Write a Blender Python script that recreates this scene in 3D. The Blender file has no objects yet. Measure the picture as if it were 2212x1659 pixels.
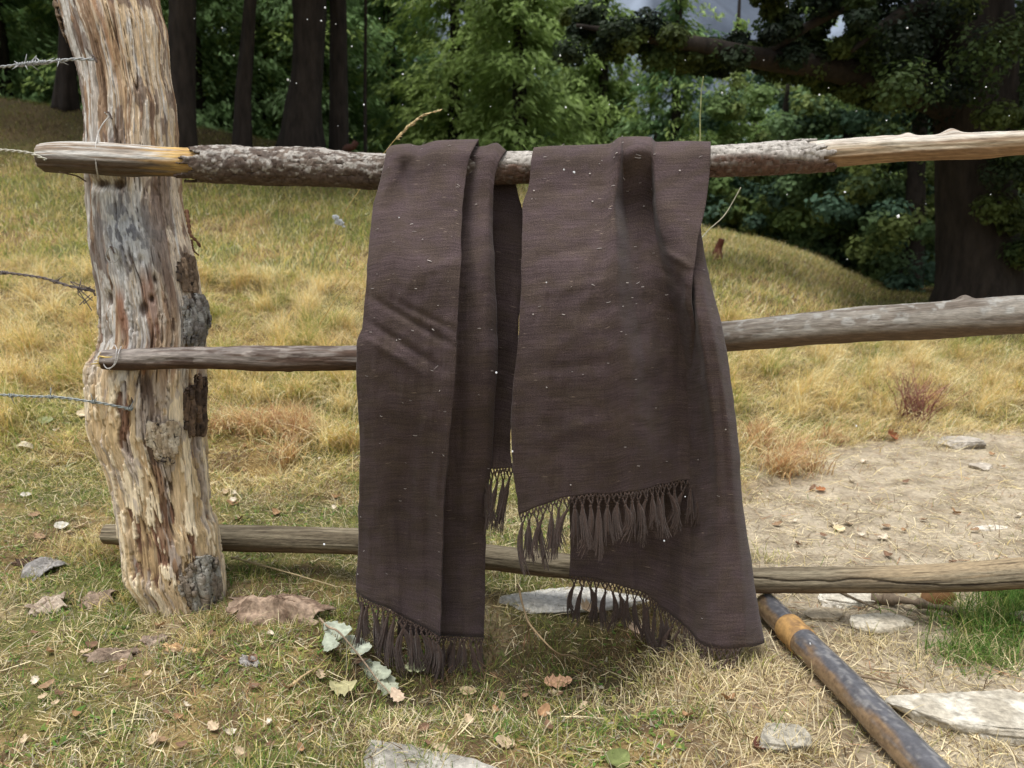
import bpy, math, random
import numpy as np
R = math.radians
random.seed(7); rng = np.random.default_rng(11)
S = bpy.context.scene
C = S.collection

# ------------------------------------------------------------------ camera, sky, sun, exposure
FPX, CX, CY, PITCH, ZC = 1680.0, 1106.0, 829.5, R(10), 1.07
cam = bpy.data.cameras.new("camera"); camo = bpy.data.objects.new("camera", cam); C.objects.link(camo)
camo.location = (0, 0, ZC); camo.rotation_euler = (math.pi/2 - PITCH, 0, 0)
cam.sensor_fit = 'HORIZONTAL'; cam.sensor_width = 36; cam.lens = FPX/2212*36
cam.clip_start = 0.05; cam.clip_end = 3000
cam.dof.use_dof = True; cam.dof.focus_distance = 2.05; cam.dof.aperture_fstop = 4.0
S.camera = camo
S.render.engine = 'CYCLES'
w = bpy.data.worlds.new("World"); S.world = w; w.use_nodes = True
nt = w.node_tree; bg = nt.nodes["Background"]
sky = nt.nodes.new("ShaderNodeTexSky"); sky.sky_type = 'NISHITA'; sky.sun_disc = False
SUN_EL, SUN_AZ = R(77), R(-140)         # azimuth from +Y (behind the fence), positive to the right
sky.sun_elevation = SUN_EL; sky.sun_rotation = SUN_AZ; sky.air_density = 1.6; sky.dust_density = 4.0
hs = nt.nodes.new("ShaderNodeHueSaturation"); hs.inputs["Saturation"].default_value = 0.3
nt.links.new(sky.outputs[0], hs.inputs["Color"]); nt.links.new(hs.outputs[0], bg.inputs[0])
bg.inputs[1].default_value = 0.08
sl = bpy.data.lights.new("sun", 'SUN'); sl.energy = 1.5; sl.angle = R(30); sl.color = (1, .985, .965)
so = bpy.data.objects.new("sun", sl); C.objects.link(so)
import mathutils
so.rotation_euler = mathutils.Vector((math.sin(SUN_AZ)*math.cos(SUN_EL), math.cos(SUN_AZ)*math.cos(SUN_EL), math.sin(SUN_EL))).to_track_quat('Z', 'Y').to_euler()
S.view_settings.view_transform = 'Standard'; S.view_settings.look = 'None'; S.view_settings.gamma = 1
S.view_settings.exposure = 1.2
S.cycles.max_bounces = 6; S.cycles.transparent_max_bounces = 8

# ------------------------------------------------------------------ helpers
def ray(px, row):
    px = np.asarray(px, float); row = np.asarray(row, float)
    xn = (px-CX)/FPX; yn = (CY-row)/FPX
    return xn, math.cos(PITCH)+yn*math.sin(PITCH), -math.sin(PITCH)+yn*math.cos(PITCH)
def P(px, row, Y):                      # world point seen at picture place (2212 wide) at distance Y
    a, b, c = ray(px, row); t = np.asarray(Y)/b
    return np.stack(np.broadcast_arrays(a*t, np.asarray(Y, float), ZC+c*t), -1)
def PZ(px, row, z):                     # world point on the level z
    a, b, c = ray(px, row); t = (z-ZC)/c
    return np.stack(np.broadcast_arrays(a*t, b*t, np.asarray(z, float)), -1)
def pxscale(Y, row=560): return np.asarray(Y)/ray(0, row)[1]/FPX       # metres per picture unit
def lin(r, g, b):
    c = np.array([r, g, b], float)/255
    return np.where(c <= .04045, c/12.92, ((c+.055)/1.055)**2.4)
def hsh(i, j, k, seed):
    h = (i.astype(np.int64)*374761393 + j.astype(np.int64)*668265263 + k.astype(np.int64)*2147483647 + seed*1274126177) & 0xffffffff
    h = ((h ^ (h >> 13))*1274126177) & 0xffffffff
    h = ((h ^ (h >> 16))*2246822519) & 0xffffffff
    return ((h ^ (h >> 15)) & 0xffffff)/float(0xffffff)
def vn(x, y, z=0., seed=0):             # value noise 0..1
    x, y, z = np.broadcast_arrays(np.asarray(x, float), np.asarray(y, float), np.asarray(z, float))
    i, j, k = np.floor(x), np.floor(y), np.floor(z)
    f, g, h = x-i, y-j, z-k
    f, g, h = f*f*(3-2*f), g*g*(3-2*g), h*h*(3-2*h)
    r = 0
    for a in (0, 1):
        for b in (0, 1):
            for c in (0, 1):
                r = r + (f if a else 1-f)*(g if b else 1-g)*(h if c else 1-h)*hsh(i+a, j+b, k+c, seed)
    return r
def fbm(x, y, z=0., seed=0, o=4):
    r, a, t = 0, .5, 0
    for q in range(o):
        r = r + a*vn(x*2**q, y*2**q, np.asarray(z)*2**q, seed+q*17); t += a; a *= .5
    return r/t
def sm(a, b, x): t = np.clip((x-a)/(b-a), 0, 1); return t*t*(3-2*t)
def mix(a, b, f): f = np.asarray(f)[..., None]; return a*(1-f)+b*f
def pchip(xk, yk, x):                   # monotone cubic through keys
    xk = np.asarray(xk, float); yk = np.asarray(yk, float); x = np.clip(x, xk[0], xk[-1])
    h = np.diff(xk); shp = (-1,)+(1,)*(yk.ndim-1)
    d = np.diff(yk, axis=0)/h.reshape(shp)
    m = np.zeros_like(yk); m[0] = d[0]; m[-1] = d[-1]
    if len(xk) > 2:
        p = d[:-1]*d[1:]
        hm = np.where(p > 0, 2*p/np.where(np.abs(d[:-1]+d[1:]) < 1e-12, 1, d[:-1]+d[1:]), 0)
        m[1:-1] = hm
    i = np.clip(np.searchsorted(xk, x, side='right')-1, 0, len(xk)-2)
    t = ((x-xk[i])/h[i]).reshape(shp); H = h[i].reshape(shp)
    return (1+2*t)*(1-t)**2*yk[i] + t*(1-t)**2*H*m[i] + t*t*(3-2*t)*yk[i+1] + t*t*(t-1)*H*m[i+1]

def mesh_np(name, v, f, col=None, uv=None, mat=None, smooth=True):
    """v (N,3); f (M,4) or (M,3) or list of such; col per vertex; uv per vertex"""
    me = bpy.data.meshes.new(name)
    fs = f if isinstance(f, list) else [f]
    fs = [np.asarray(q, np.int32) for q in fs if len(q)]
    v = np.asarray(v, np.float32)
    loops = np.concatenate([q.ravel() for q in fs])
    tot = np.concatenate([np.full(len(q), q.shape[1], np.int32) for q in fs])
    st = np.concatenate([[0], np.cumsum(tot)[:-1]]).astype(np.int32)
    me.vertices.add(len(v)); me.vertices.foreach_set("co", v.ravel())
    me.loops.add(len(loops)); me.loops.foreach_set("vertex_index", loops)
    me.polygons.add(len(tot)); me.polygons.foreach_set("loop_start", st)
    me.update(calc_edges=True)
    me.polygons.foreach_set("use_smooth", np.full(len(tot), smooth))
    if col is not None:
        a = me.color_attributes.new("Col", 'FLOAT_COLOR', 'POINT')
        c4 = np.ones((len(v), 4), np.float32); c4[:, :3] = np.clip(col, 0, 1)
        a.data.foreach_set("color", c4.ravel())
    if uv is not None:
        u = me.uv_layers.new(name="UVMap"); u.data.foreach_set("uv", np.asarray(uv, np.float32)[loops].ravel())
    if mat: me.materials.append(mat)
    return me
def link(name, me, parent=None, loc=None):
    o = bpy.data.objects.new(name, me); C.objects.link(o)
    if parent is not None:
        o.parent = parent
        if loc is None: o.location = -np.array(parent.location) if parent.parent is None else (0, 0, 0)
    if loc is not None: o.location = loc
    return o
def tag(o, label=None, cat=None, group=None, kind=None):
    if label: o["label"] = label
    if cat: o["category"] = cat
    if group: o["group"] = group
    if kind: o["kind"] = kind
    return o
def empty(name, loc, label, cat, group=None):
    o = bpy.data.objects.new(name, None); o.empty_display_size = .1; C.objects.link(o)
    o.location = [float(q) for q in loc]
    return tag(o, label, cat, group)
# children written in world coordinates: link() moves them by minus the parent's location; sub-parts keep zero offset
def gridf(n, m, wrap=False):
    i = np.arange(n-1)[:, None]; j = np.arange(m if wrap else m-1)[None, :]
    a = i*m+j; b = i*m+(j+1) % m
    return np.stack(np.broadcast_arrays(a, b, b+m, a+m), -1).reshape(-1, 4)
class MB:                                # collects pieces into one mesh
    def __init__(s): s.v, s.f, s.c, s.n = [], [], [], 0
    def add(s, v, f, c=None):
        v = np.asarray(v, float).reshape(-1, 3)
        for q in (f if isinstance(f, list) else [f]): s.f.append(np.asarray(q)+s.n)
        s.v.append(v); s.n += len(v)
        c = np.array([.5, .5, .5]) if c is None else np.asarray(c, float)
        s.c.append(np.broadcast_to(c.reshape(-1, 3) if c.ndim > 1 else c, (len(v), 3)))
    def mesh(s, name, mat, smooth=True):
        return mesh_np(name, np.concatenate(s.v), s.f, np.concatenate(s.c), None, mat, smooth)
def frames(p):
    t = np.gradient(p, axis=0); t /= np.linalg.norm(t, axis=1)[:, None]+1e-12
    up = np.tile([0., 0., 1.], (len(p), 1))
    if abs(t[:, 2]).mean() > .8: up = np.tile([0., 1., 0.], (len(p), 1))
    a = np.cross(t, up); a /= np.linalg.norm(a, axis=1)[:, None]+1e-12
    return t, a, np.cross(a, t)          # a sideways, b upwards
def tube(p, r, m=8, cap=True):
    p = np.asarray(p, float); n = len(p); r = np.broadcast_to(np.asarray(r, float), (n,))
    t, a, b = frames(p)
    th = np.arange(m)*2*math.pi/m
    v = p[:, None]+r[:, None, None]*(np.cos(th)[None, :, None]*a[:, None]+np.sin(th)[None, :, None]*b[:, None])
    v = v.reshape(-1, 3); f = [gridf(n, m, True)]
    if cap:
        v = np.concatenate([v, p[:1], p[-1:]])
        j = np.arange(m); k = (j+1) % m
        f.append(np.stack([np.full(m, n*m), k, j], -1)); o = (n-1)*m
        f.append(np.stack([np.full(m, n*m+1), o+j, o+k], -1))
    return v, f
def curve(pts, n):                       # smooth resample of 3D points
    pts = np.asarray(pts, float); k = np.concatenate([[0], np.cumsum(np.linalg.norm(np.diff(pts, axis=0), axis=1))])
    return pchip(k, pts, np.linspace(0, k[-1], n))
def twist(p, r0, pitch, ph=0):           # helix round a path
    t, a, b = frames(p); k = np.concatenate([[0], np.cumsum(np.linalg.norm(np.diff(p, axis=0), axis=1))])
    q = k/pitch*2*math.pi+ph
    return p+r0*(np.cos(q)[:, None]*a+np.sin(q)[:, None]*b)

# ------------------------------------------------------------------ materials
def mat_new(name):
    m = bpy.data.materials.new(name); m.use_nodes = True
    n = m.node_tree.nodes; return m, m.node_tree, n["Principled BSDF"], n
def mat_col(name, rough=.85, nscale=120, namp=.35, bump=.3, bdist=.002, stretch=None, spec=.25, const=None, sheen=0, transl=0, bscale=None):
    """albedo from the mesh colour (or a constant) varied by fine noise, with a noise bump"""
    m, t, bs, n = mat_new(name); L = t.links.new
    if const is None:
        a = n.new("ShaderNodeAttribute"); a.attribute_name = "Col"; src = a.outputs["Color"]
    else:
        a = n.new("ShaderNodeRGB"); a.outputs[0].default_value = (*const, 1); src = a.outputs[0]
    tc = n.new("ShaderNodeTexCoord"); mp = n.new("ShaderNodeMapping"); L(tc.outputs["Object"], mp.inputs[0])
    if stretch: mp.inputs["Scale"].default_value = stretch
    nz = n.new("ShaderNodeTexNoise"); nz.inputs["Scale"].default_value = nscale; nz.inputs["Detail"].default_value = 5
    nz.inputs["Roughness"].default_value = .65
    L(mp.outputs[0], nz.inputs["Vector"])
    mr = n.new("ShaderNodeMapRange"); mr.inputs[1].default_value = .3; mr.inputs[2].default_value = .7
    mr.inputs[3].default_value = 1-namp; mr.inputs[4].default_value = 1+namp
    L(nz.outputs[0], mr.inputs[0])
    mx = n.new("ShaderNodeVectorMath"); mx.operation = 'SCALE'; L(src, mx.inputs[0]); L(mr.outputs[0], mx.inputs["Scale"])
    L(mx.outputs[0], bs.inputs["Base Color"])
    bs.inputs["Roughness"].default_value = rough; bs.inputs["Specular IOR Level"].default_value = spec
    if sheen:
        bs.inputs["Sheen Weight"].default_value = sheen; bs.inputs["Sheen Roughness"].default_value = .5
    if bump:
        bnz = nz
        if bscale:
            bnz = n.new("ShaderNodeTexNoise"); bnz.inputs["Scale"].default_value = bscale; bnz.inputs["Detail"].default_value = 6
            L(mp.outputs[0], bnz.inputs["Vector"])
        b = n.new("ShaderNodeBump"); b.inputs["Strength"].default_value = bump; b.inputs["Distance"].default_value = bdist
        L(bnz.outputs[0], b.inputs["Height"]); L(b.outputs[0], bs.inputs["Normal"])
    if transl:
        tr = n.new("ShaderNodeBsdfTranslucent"); L(mx.outputs[0], tr.inputs[0])
        ms = n.new("ShaderNodeMixShader"); ms.inputs[0].default_value = transl
        L(bs.outputs[0], ms.inputs[1]); L(tr.outputs[0], ms.inputs[2])
        L(ms.outputs[0], n["Material Output"].inputs[0])
    return m
M_WOOD = mat_col("weathered_wood", .85, 75, .34, .8, .004, (3.2, 3.2, .3))
M_LOG = mat_col("log_wood", .85, 70, .34, .7, .0035, (.4, 3, 3))
M_BARK = mat_col("bark", .9, 90, .4, .7, .004)
M_TRUNK = mat_col("tree_bark", .95, 14, .5, .8, .03, (1, 1, .25))
M_GRASS = mat_col("grass_blade", .7, 25, .2, 0, transl=.35, spec=.2)
M_NEEDLE = mat_col("foliage", .65, 6, .25, 0, transl=.42, spec=.2)
M_STONE = mat_col("stone", .9, 60, .34, .9, .008, bscale=70)
M_LEAF = mat_col("dry_leaf", .75, 90, .2, .3, .001, transl=.1)
M_WIRE = mat_col("galvanised_wire", .55, 300, .25, 0, spec=.5)
M_SNOW = mat_col("snow", .8, 50, .05, 0, const=(.9, .92, .94), transl=.45)
M_TWIG = mat_col("twig", .85, 150, .3, .2)

# ------------------------------------------------------------------ terrain
HY = np.array([2.3, 3.2, 4.5, 6., 8., 10., 12.])
HPX = np.array([0., 450, 800, 1100, 1600, 1900, 2212])
HROW = np.array([[0]*7,
 [1040, 1050, 1060, 1070, 1078, 1080, 1080],
 [800, 820, 850, 860, 890, 918, 922],
 [620, 630, 650, 670, 725, 790, 800],
 [455, 480, 505, 540, 600, 690, 705],
 [320, 355, 400, 450, 535, 640, 655],
 [206, 270, 326, 396, 512, 618, 642]], float)
HZ = np.zeros_like(HROW)
for q in range(1, 7): HZ[q] = P(HPX, HROW[q], HY[q])[:, 2]
def bilin(px, y):
    px = np.clip(px, HPX[0], HPX[-1]-.01); yy = np.clip(y, HY[0], HY[-1]-1e-4)
    i = np.clip(np.searchsorted(HPX, px, side='right')-1, 0, 5); j = np.clip(np.searchsorted(HY, yy, side='right')-1, 0, 5)
    a = (px-HPX[i])/(HPX[i+1]-HPX[i]); b = (yy-HY[j])/(HY[j+1]-HY[j])
    a = a*a*(3-2*a)*.5+a*.5
    return (HZ[j, i]*(1-a)+HZ[j, i+1]*a)*(1-b)+(HZ[j+1, i]*(1-a)+HZ[j+1, i+1]*a)*b
def ridge(x, y, ax, bx, cy, w): return np.exp(-((y-cy)/w)**2)*sm(ax-.12, ax+.1, x)*(1-sm(bx-.1, bx+.15, x))
def HT(x, y):
    x = np.asarray(x, float); y = np.asarray(y, float)
    px = CX+FPX*x/np.maximum(y*1.03, .6)
    z = bilin(px, y)
    far = np.maximum(y-12, 0)
    drop = sm(-6, 1, x)*.9+.1
    z = z-np.minimum(far, 9)*.28*drop+sm(24, 130, y)*14
    z = z-.125*ridge(x, y, -.42, .34, 1.94, .25)           # worn hollow under the hanging cloth
    z = z-.08*np.exp(-((x+1.16)/.17)**2-((y-3.42)/.10)**2)-.12*np.exp(-((x+2.0)/.4)**2-((y-6.1)/.14)**2)-.07*np.exp(-((x+2.6)/.3)**2-((y-4.3)/.12)**2)-.06*np.exp(-((x-1.0)/.2)**2-((y-3.3)/.1)**2)
    z = z+(fbm(x*5, y*5, 0, 3)-.5)*.035*(1-sm(6, 12, y))+(fbm(x*1.3, y*1.3, 0, 5)-.5)*.16*sm(3.2, 5, y)
    return z
def pathmask(x, y):                       # trodden earth path on the right
    px = CX+FPX*x/np.maximum(y*1.03, .6)
    row = CY+FPX*np.tan(np.arctan2(ZC-HT(x, y), np.maximum(y, .1))-PITCH)
    lim = np.interp(px, [1300, 1640, 1900, 2212, 2600], [1120, 1010, 950, 905, 880])
    n = (fbm(x*3, y*3, 0, 41)-.5)*110
    m = sm(-25, 35, row-lim+n)*sm(1440, 1660, px+n*1.2)
    m = m*(1-.75*sm(1330, 1420, row+n)*sm(1.0, -.1, (px-1750)/300))
    return m*sm(5.2, 4.4, y)
def bare(x, y):                           # thin patches in the foreground turf
    px = CX+FPX*x/np.maximum(y*1.03, .6)
    n = fbm(x*4, y*4, 0, 61)
    return np.clip(sm(.5, .72, n+.28*sm(1500, 1700, px)-.05)*sm(2.6, 2.0, y), 0, 1)
gx = np.sinh(np.linspace(-4.3, 4.3, 560)); gx = gx/gx[-1]*110
gy = np.concatenate([np.linspace(-8, .9, 30), np.linspace(.93, 5, 270), 5+np.cumsum(np.geomspace(.03, 6, 150))])
X, Y = np.meshgrid(gx, gy)
Z = HT(X, Y)
pm, bm_ = pathmask(X, Y), bare(X, Y)
n1, n2, n3 = fbm(X*2.2, Y*2.2, 0, 71), fbm(X*11, Y*11, 0, 72), fbm(X*45, Y*45, 0, 73, 3)
soil, thatch, moss, dirt = lin(92, 74, 52), lin(128, 108, 70), lin(84, 88, 46), lin(160, 148, 128)
col = mix(mix(thatch, soil, sm(.4, .65, n2)), moss, sm(.42, .6, n1)*.8)
col = mix(col, lin(150, 132, 104), bm_*.8)
col = mix(col, lin(52, 43, 29), ridge(X, Y, -.5, .36, 1.9, .24)*.9)  # soil darkened under the shawls, their contact shade painted into the colour
col = mix(col, mix(dirt, lin(136, 124, 104), sm(.45, .7, n2)), pm)
col = mix(col, lin(74, 62, 40), sm(9.2, 11, Y)*.8)
col = col*(.82+.36*n3)[..., None]
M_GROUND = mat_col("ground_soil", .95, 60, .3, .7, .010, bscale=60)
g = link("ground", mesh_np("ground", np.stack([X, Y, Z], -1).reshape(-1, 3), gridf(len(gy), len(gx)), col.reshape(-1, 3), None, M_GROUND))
tag(g, kind="structure")
# far mountainside seen through the gap in the trees
mx_, my_ = np.meshgrid(np.linspace(-500, 600, 120), np.linspace(0, 1, 60))
mz = -20+my_*(250+fbm(mx_*.012, my_*2, 0, 91)*240)
mcol = mix(lin(78, 86, 98), lin(126, 136, 150), sm(.45, .6, fbm(mx_*.03, my_*9, 0, 92)))
mo = link("mountain", mesh_np("mountain", np.stack([mx_, 420+my_*330+(fbm(mx_*.02, my_*6, 0, 93)-.5)*60, mz], -1).reshape(-1, 3), gridf(60, 120), mcol.reshape(-1, 3), None,
     mat_col("mountain_rock", .95, .06, .2, 0)))
tag(mo, kind="structure")
def ground_pt(px, row):                   # where the view ray meets the ground
    ts = np.linspace(1.0, 16, 900); a, b, c = ray(px, row)
    d = ZC+c*ts-HT(a*ts, b*ts); i = int(np.argmax(d < 0)) if (d < 0).any() else len(ts)-1
    t = ts[i]; return np.array([a*t, b*t, HT(a*t, b*t)])

# ------------------------------------------------------------------ fence post
YP = 2.245
PL = np.array([(100, -260), (128, 0), (157, 110), (173, 167), (183, 250), (187, 367), (193, 467), (202, 553), (217, 636), (222, 720), (194, 800), (197, 853), (200, 913), (217, 963), (240, 1020), (258, 1106), (268, 1185), (272, 1232), (300, 1277), (315, 1325), (318, 1400)], float)
PR = np.array([(330, -260), (343, 0), (360, 67), (367, 160), (380, 233), (383, 317), (388, 400), (402, 483), (420, 553), (433, 636), (440, 700), (441, 820), (440, 946), (447, 1020), (453, 1106), (466, 1140), (477, 1209), (486, 1290), (492, 1400)], float)
def post_layers(th, row):
    """flaky layers of the rotting wood: 0 inner .. 1 outer, with crisp torn edges"""
    h = row/330.; w1 = (fbm(th*5, h*6, 0, 150)-.5); w2 = (vn(th*30, h*14, 0, 151)-.5)
    a = fbm(th*4.5+w1*.8, h*2.6, 0, 104)+.10*w2
    b = fbm(th*9+w1, h*4.2, 0, 106)+.12*w2
    return sm(.47, .485, a), sm(.5, .515, b), a, b
PITS = ((.25, 660, .09, 14, .02), (-.55, 640, .13, 16, .02), (-.32, 402, .3, 12, .02), (.1, 405, .12, 12, .02), (.02, 790, .13, 30, .014), (-.5, 900, .12, 20, .012), (.62, 1035, .1, 30, .014), (-.55, 715, .07, 10, .012), (.42, 640, .05, 8, .02), (.3, 820, .15, 24, .012), (-.15, 1010, .07, 40, .01), (.35, 560, .05, 8, .012), (.55, 600, .05, 10, .015), (-.35, 560, .05, 7, .012))
def post_surf(th, row, off=0.):
    """point on the post at angle th (0 = facing the camera, + right) and picture row"""
    l = pchip(PL[:, 1], PL[:, 0], row.ravel()).reshape(row.shape); r = pchip(PR[:, 1], PR[:, 0], row.ravel()).reshape(row.shape)
    c = P((l+r)/2, row, YP); rad = (r-l)/2*pxscale(YP, row)*.985-.007
    s, co = np.sin(th), np.cos(th)
    h = row/330.; wob = .5*fbm(th*3, h*2.5, 0, 5)
    gro = (fbm(th*4+wob, h*.9, 0, 101)-.5)*.014+(np.abs(vn(th*15+wob*3, h*1.8, 0, 103)-.5)-.25)*.010
    crk = sm(.035, .0, np.abs(vn(th*7+wob*2, h*.8, 0, 109)-.5))*sm(.35, .6, vn(th*5, h*2.2, 0, 110))
    crk = np.maximum(crk, .8*sm(.05, .0, np.abs(vn(th*19+wob*4, h*1.5, 0, 112)-.5))*sm(.45, .65, vn(th*8, h*3.5, 0, 113)))
    lower = sm(560, 900, row+(vn(th*3, h*3, 0, 111)-.5)*240)
    f1, f2, a, b = post_layers(th, row)
    dis = gro-crk*.010+(.25+.75*lower)*((f1-.5)*.011+(f2-.5)*.006)+(fbm(th*24, h*16, 0, 107)-.5)*.005
    kn = np.exp(-(((th-.12)/.5)**2+((row-500)/62)**2)); dis = dis+kn*(.002+.022*(fbm(th*8, h*13, 0, 108)-.4))
    dis = dis+.012*np.exp(-((th-1.2)/.35)**2-((row-690)/60)**2)
    for (a_, rw, ra, rr, dp) in PITS: dis = dis-dp*np.exp(-((th-a_)/ra)**2-((row-rw)/rr)**2)
    rad = rad+dis+off
    return c+np.stack([s*rad, -co*rad*.92, np.zeros_like(rad)], -1), (f1, f2, crk), lower, dis
def post_color(th, row, fl, lower, dis):
    f1, f2, crk = fl; h = row/330.; wob = .5*fbm(th*3, h*2.5, 0, 5)
    u = th+.35*(fbm(th*2, h*1.8, 0, 120)-.5)
    st = fbm(u*10+wob, h*1.3, 0, 121); st2 = fbm(u*30, h*2.6, 0, 122); pt = fbm(u*4, h*3, 0, 123); fine = fbm(th*70, h*9, 0, 124, 3)
    B = lambda *k: np.broadcast_to(lin(*k), th.shape+(3,))
    c = mix(B(184, 180, 174), lin(190, 176, 156), sm(.46, .52, st+.16*(u-.1)))
    c = mix(c, lin(150, 138, 126), sm(.52, .56, st2)*.7)
    c = mix(c, lin(188, 162, 124), sm(.54, .6, fbm(u*16, h*2, 0, 126))*.65*sm(-.25, .2, u)*(1-sm(300, 420, row)))
    c = mix(c, lin(140, 104, 72), (np.exp(-((u-.16-(row-60)/1200)/.09)**2)*sm(330, 90, row))*.85)
    c = mix(c, lin(126, 98, 74), sm(.585, .61, st)*.8)
    c = mix(c, lin(98, 80, 70), sm(.60, .63, pt)*.75)
    burl = np.exp(-((u-.15)/.55)**2-((row-500)/80)**2)
    c = mix(c, lin(164, 168, 170), burl*.85); c = mix(c, lin(92, 92, 96), burl*sm(.52, .58, fbm(u*9, h*13, 0, 131)))
    rustm = np.clip(np.exp(-((u+.20)/.11)**6)*sm(600, 650, row)*sm(775, 750, row)+np.exp(-((u-.42)/.13)**6)*sm(560, 620, row)*sm(900, 770, row)*.8, 0, 1)
    c = mix(c, lin(122, 78, 50), rustm*.85)
    lo = mix(B(134, 108, 86), lin(182, 160, 128), f1); lo = mix(lo, lin(210, 194, 166), f1*f2)
    lo = mix(lo, lin(110, 80, 64), (1-f1)*sm(.5, .56, pt)*.8)
    lo = mix(lo, lin(160, 148, 138), sm(.53, .57, fbm(u*5, h*3.4, 0, 127))*.75)
    lo = mix(lo, lin(178, 154, 116), sm(.57, .61, fbm(u*6, h*2.6, 0, 128))*.7)
    c = mix(c, lo, sm(700, 900, row+(pt-.5)*420))
    c = mix(c, lin(104, 94, 86), sm(1240, 1350, row+(pt-.5)*160)*.6)
    c = mix(c, lin(72, 56, 46), np.maximum(sm(-.006, -.016, dis)*.85, crk*.8))
    return 1.38*c*(.78+.44*fine)[..., None]
npt, nrw = 460, 800
th = np.linspace(-math.pi, math.pi, npt, endpoint=False); rows = np.linspace(-250, 1395, nrw)
ROW, TH = np.meshgrid(rows, th, indexing='ij')
v, fl2, lower, dis = post_surf(TH, ROW)
# make the noise seamless at the back by flattening towards the seam
pc = post_color(TH, ROW, fl2, lower, dis)
base = ground_pt(390, 1338)
post = empty("fence_post", (v[-1, :, 0].mean(), YP, 0.), "thick weathered grey and tan tree trunk post with peeling surface and barbed wires", "fence post")
vv = v.reshape(-1, 3); ff = [gridf(nrw, npt, True)]
ctop = v[0].mean(0); vv = np.concatenate([vv, [ctop+[0, 0, .02]]]); j = np.arange(npt)
ff.append(np.stack([np.full(npt, len(vv)-1), (j+1) % npt, j], -1))
link("trunk", mesh_np("post_trunk", vv, ff, np.concatenate([pc.reshape(-1, 3), [lin(150, 130, 100)]]), None, M_WOOD), post)
def post_patch(name, t0, t1, r0, r1, colA, colB, off, seed, edge=.32, label=None, rel=1.):
    nt_, nr_ = 70, 110
    rr, tt = np.meshgrid(np.linspace(r0, r1, nr_), np.linspace(t0, t1, nt_), indexing='ij')
    a = (tt-(t0+t1)/2)/((t1-t0)/2); b = (rr-(r0+r1)/2)/((r1-r0)/2)
    mask = .85-(np.abs(a)**2.5+np.abs(b)**2.5)-edge*5*(fbm(tt*5, rr/40, 0, seed)-.42)-.5*(vn(tt*22, rr/12, 0, seed+7)-.5)
    pl = fbm(tt*9, rr/26, 0, seed+1); plate = np.floor(pl*8)/8
    crack = sm(.02, .06, np.abs(vn(tt*14, rr/17, 0, seed+3)-.5))
    p = post_surf(tt, rr, off+rel*((plate-.5)*.012+crack*.003+np.clip(mask, 0, .5)*.01))[0]
    c = mix(mix(np.broadcast_to(colA, p.shape), colB, sm(.4, .65, pl)), lin(60, 52, 48), 1-crack)
    f = gridf(nr_, nt_); ok = (mask.ravel()[f] > 0).all(1)
    f = f[ok]; used, inv = np.unique(f, return_inverse=True)
    o = link(name, mesh_np(name, p.reshape(-1, 3)[used], inv.reshape(-1, 4), c.reshape(-1, 3)[used], None, M_BARK), post)
    s = o.modifiers.new("thick", 'SOLIDIFY'); s.thickness = .006; s.offset = -1
    if label: o["label"] = label
    return o
post_patch("bark_patch", .85, 1.75, 630, 752, lin(150, 148, 142), lin(118, 112, 106), .012, 201, .2, "lichen grey bark lump bulging from the right side", .7)
post_patch("bark_patch", .45, 1.5, 1180, 1300, lin(158, 154, 144), lin(128, 116, 102), .005, 211, .3, "grey bark plate near the foot")
post_patch("bark_patch", .3, .95, 880, 985, lin(198, 186, 166), lin(168, 150, 126), .006, 221, .3, "pale peeling flake", .3)
post_patch("bark_patch", 1.0, 1.8, 800, 960, lin(112, 92, 76), lin(78, 64, 54), .001, 231, .3, "dark loose strip on the right edge", .45)
post_patch("bark_patch", .95, 1.7, 545, 640, lin(136, 116, 96), lin(100, 84, 70), .0, 241, .3, None, .4)
post_patch("bark_patch", -1.7, -1.05, -60, 100, lin(124, 106, 88), lin(90, 78, 66), .002, 251, .3, "brown bark along the top left edge", .5)
mb = MB()
for pts, r_ in (([(403, 455, 2.2), (407, 480, 2.17), (411, 505, 2.15), (424, 520, 2.13), (433, 534, 2.13)], .0055), ([(414, 518, 2.16), (418, 540, 2.15), (430, 552, 2.14)], .003)):
    p = curve([P(*q) for q in pts], 24); v_, f_ = tube(p, r_*np.linspace(1, .6, 24)*(1+.4*np.sin(np.arange(24)*2.1)), 7); mb.add(v_, f_, lin(92, 64, 46))
link("splinter", mb.mesh("splinter", M_BARK), post)

# ------------------------------------------------------------------ rails
def YR(px): return 2.08-(np.asarray(px, float)-250)/1962*.2
def log_grid(keys, n, m, shape=None, color=None):
    """keys (px,row,Y,radius in picture units) -> displaced log"""
    k = np.array(keys, float); q = np.linspace(k[0, 0], k[-1, 0], n)
    row, Yy, rp = (pchip(k[:, 0], k[:, c], q) for c in (1, 2, 3))
    c = P(q, row, Yy); rad = rp*pxscale(Yy, row)
    t, a, b = frames(c)
    s = np.concatenate([[0], np.cumsum(np.linalg.norm(np.diff(c, axis=0), axis=1))])
    th = np.arange(m)*2*math.pi/m
    Q, T = np.meshgrid(q, th, indexing='ij'); Sg = np.broadcast_to(s[:, None], Q.shape)
    cx, cz = np.cos(T), np.sin(T)
    d = shape(Q, Sg, cx, cz) if shape else 0
    r = rad[:, None]+d
    v = c[:, None]+r[..., None]*(cx[..., None]*a[:, None]+cz[..., None]*b[:, None])
    return c, v, Q, Sg, cx, cz, d
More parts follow.
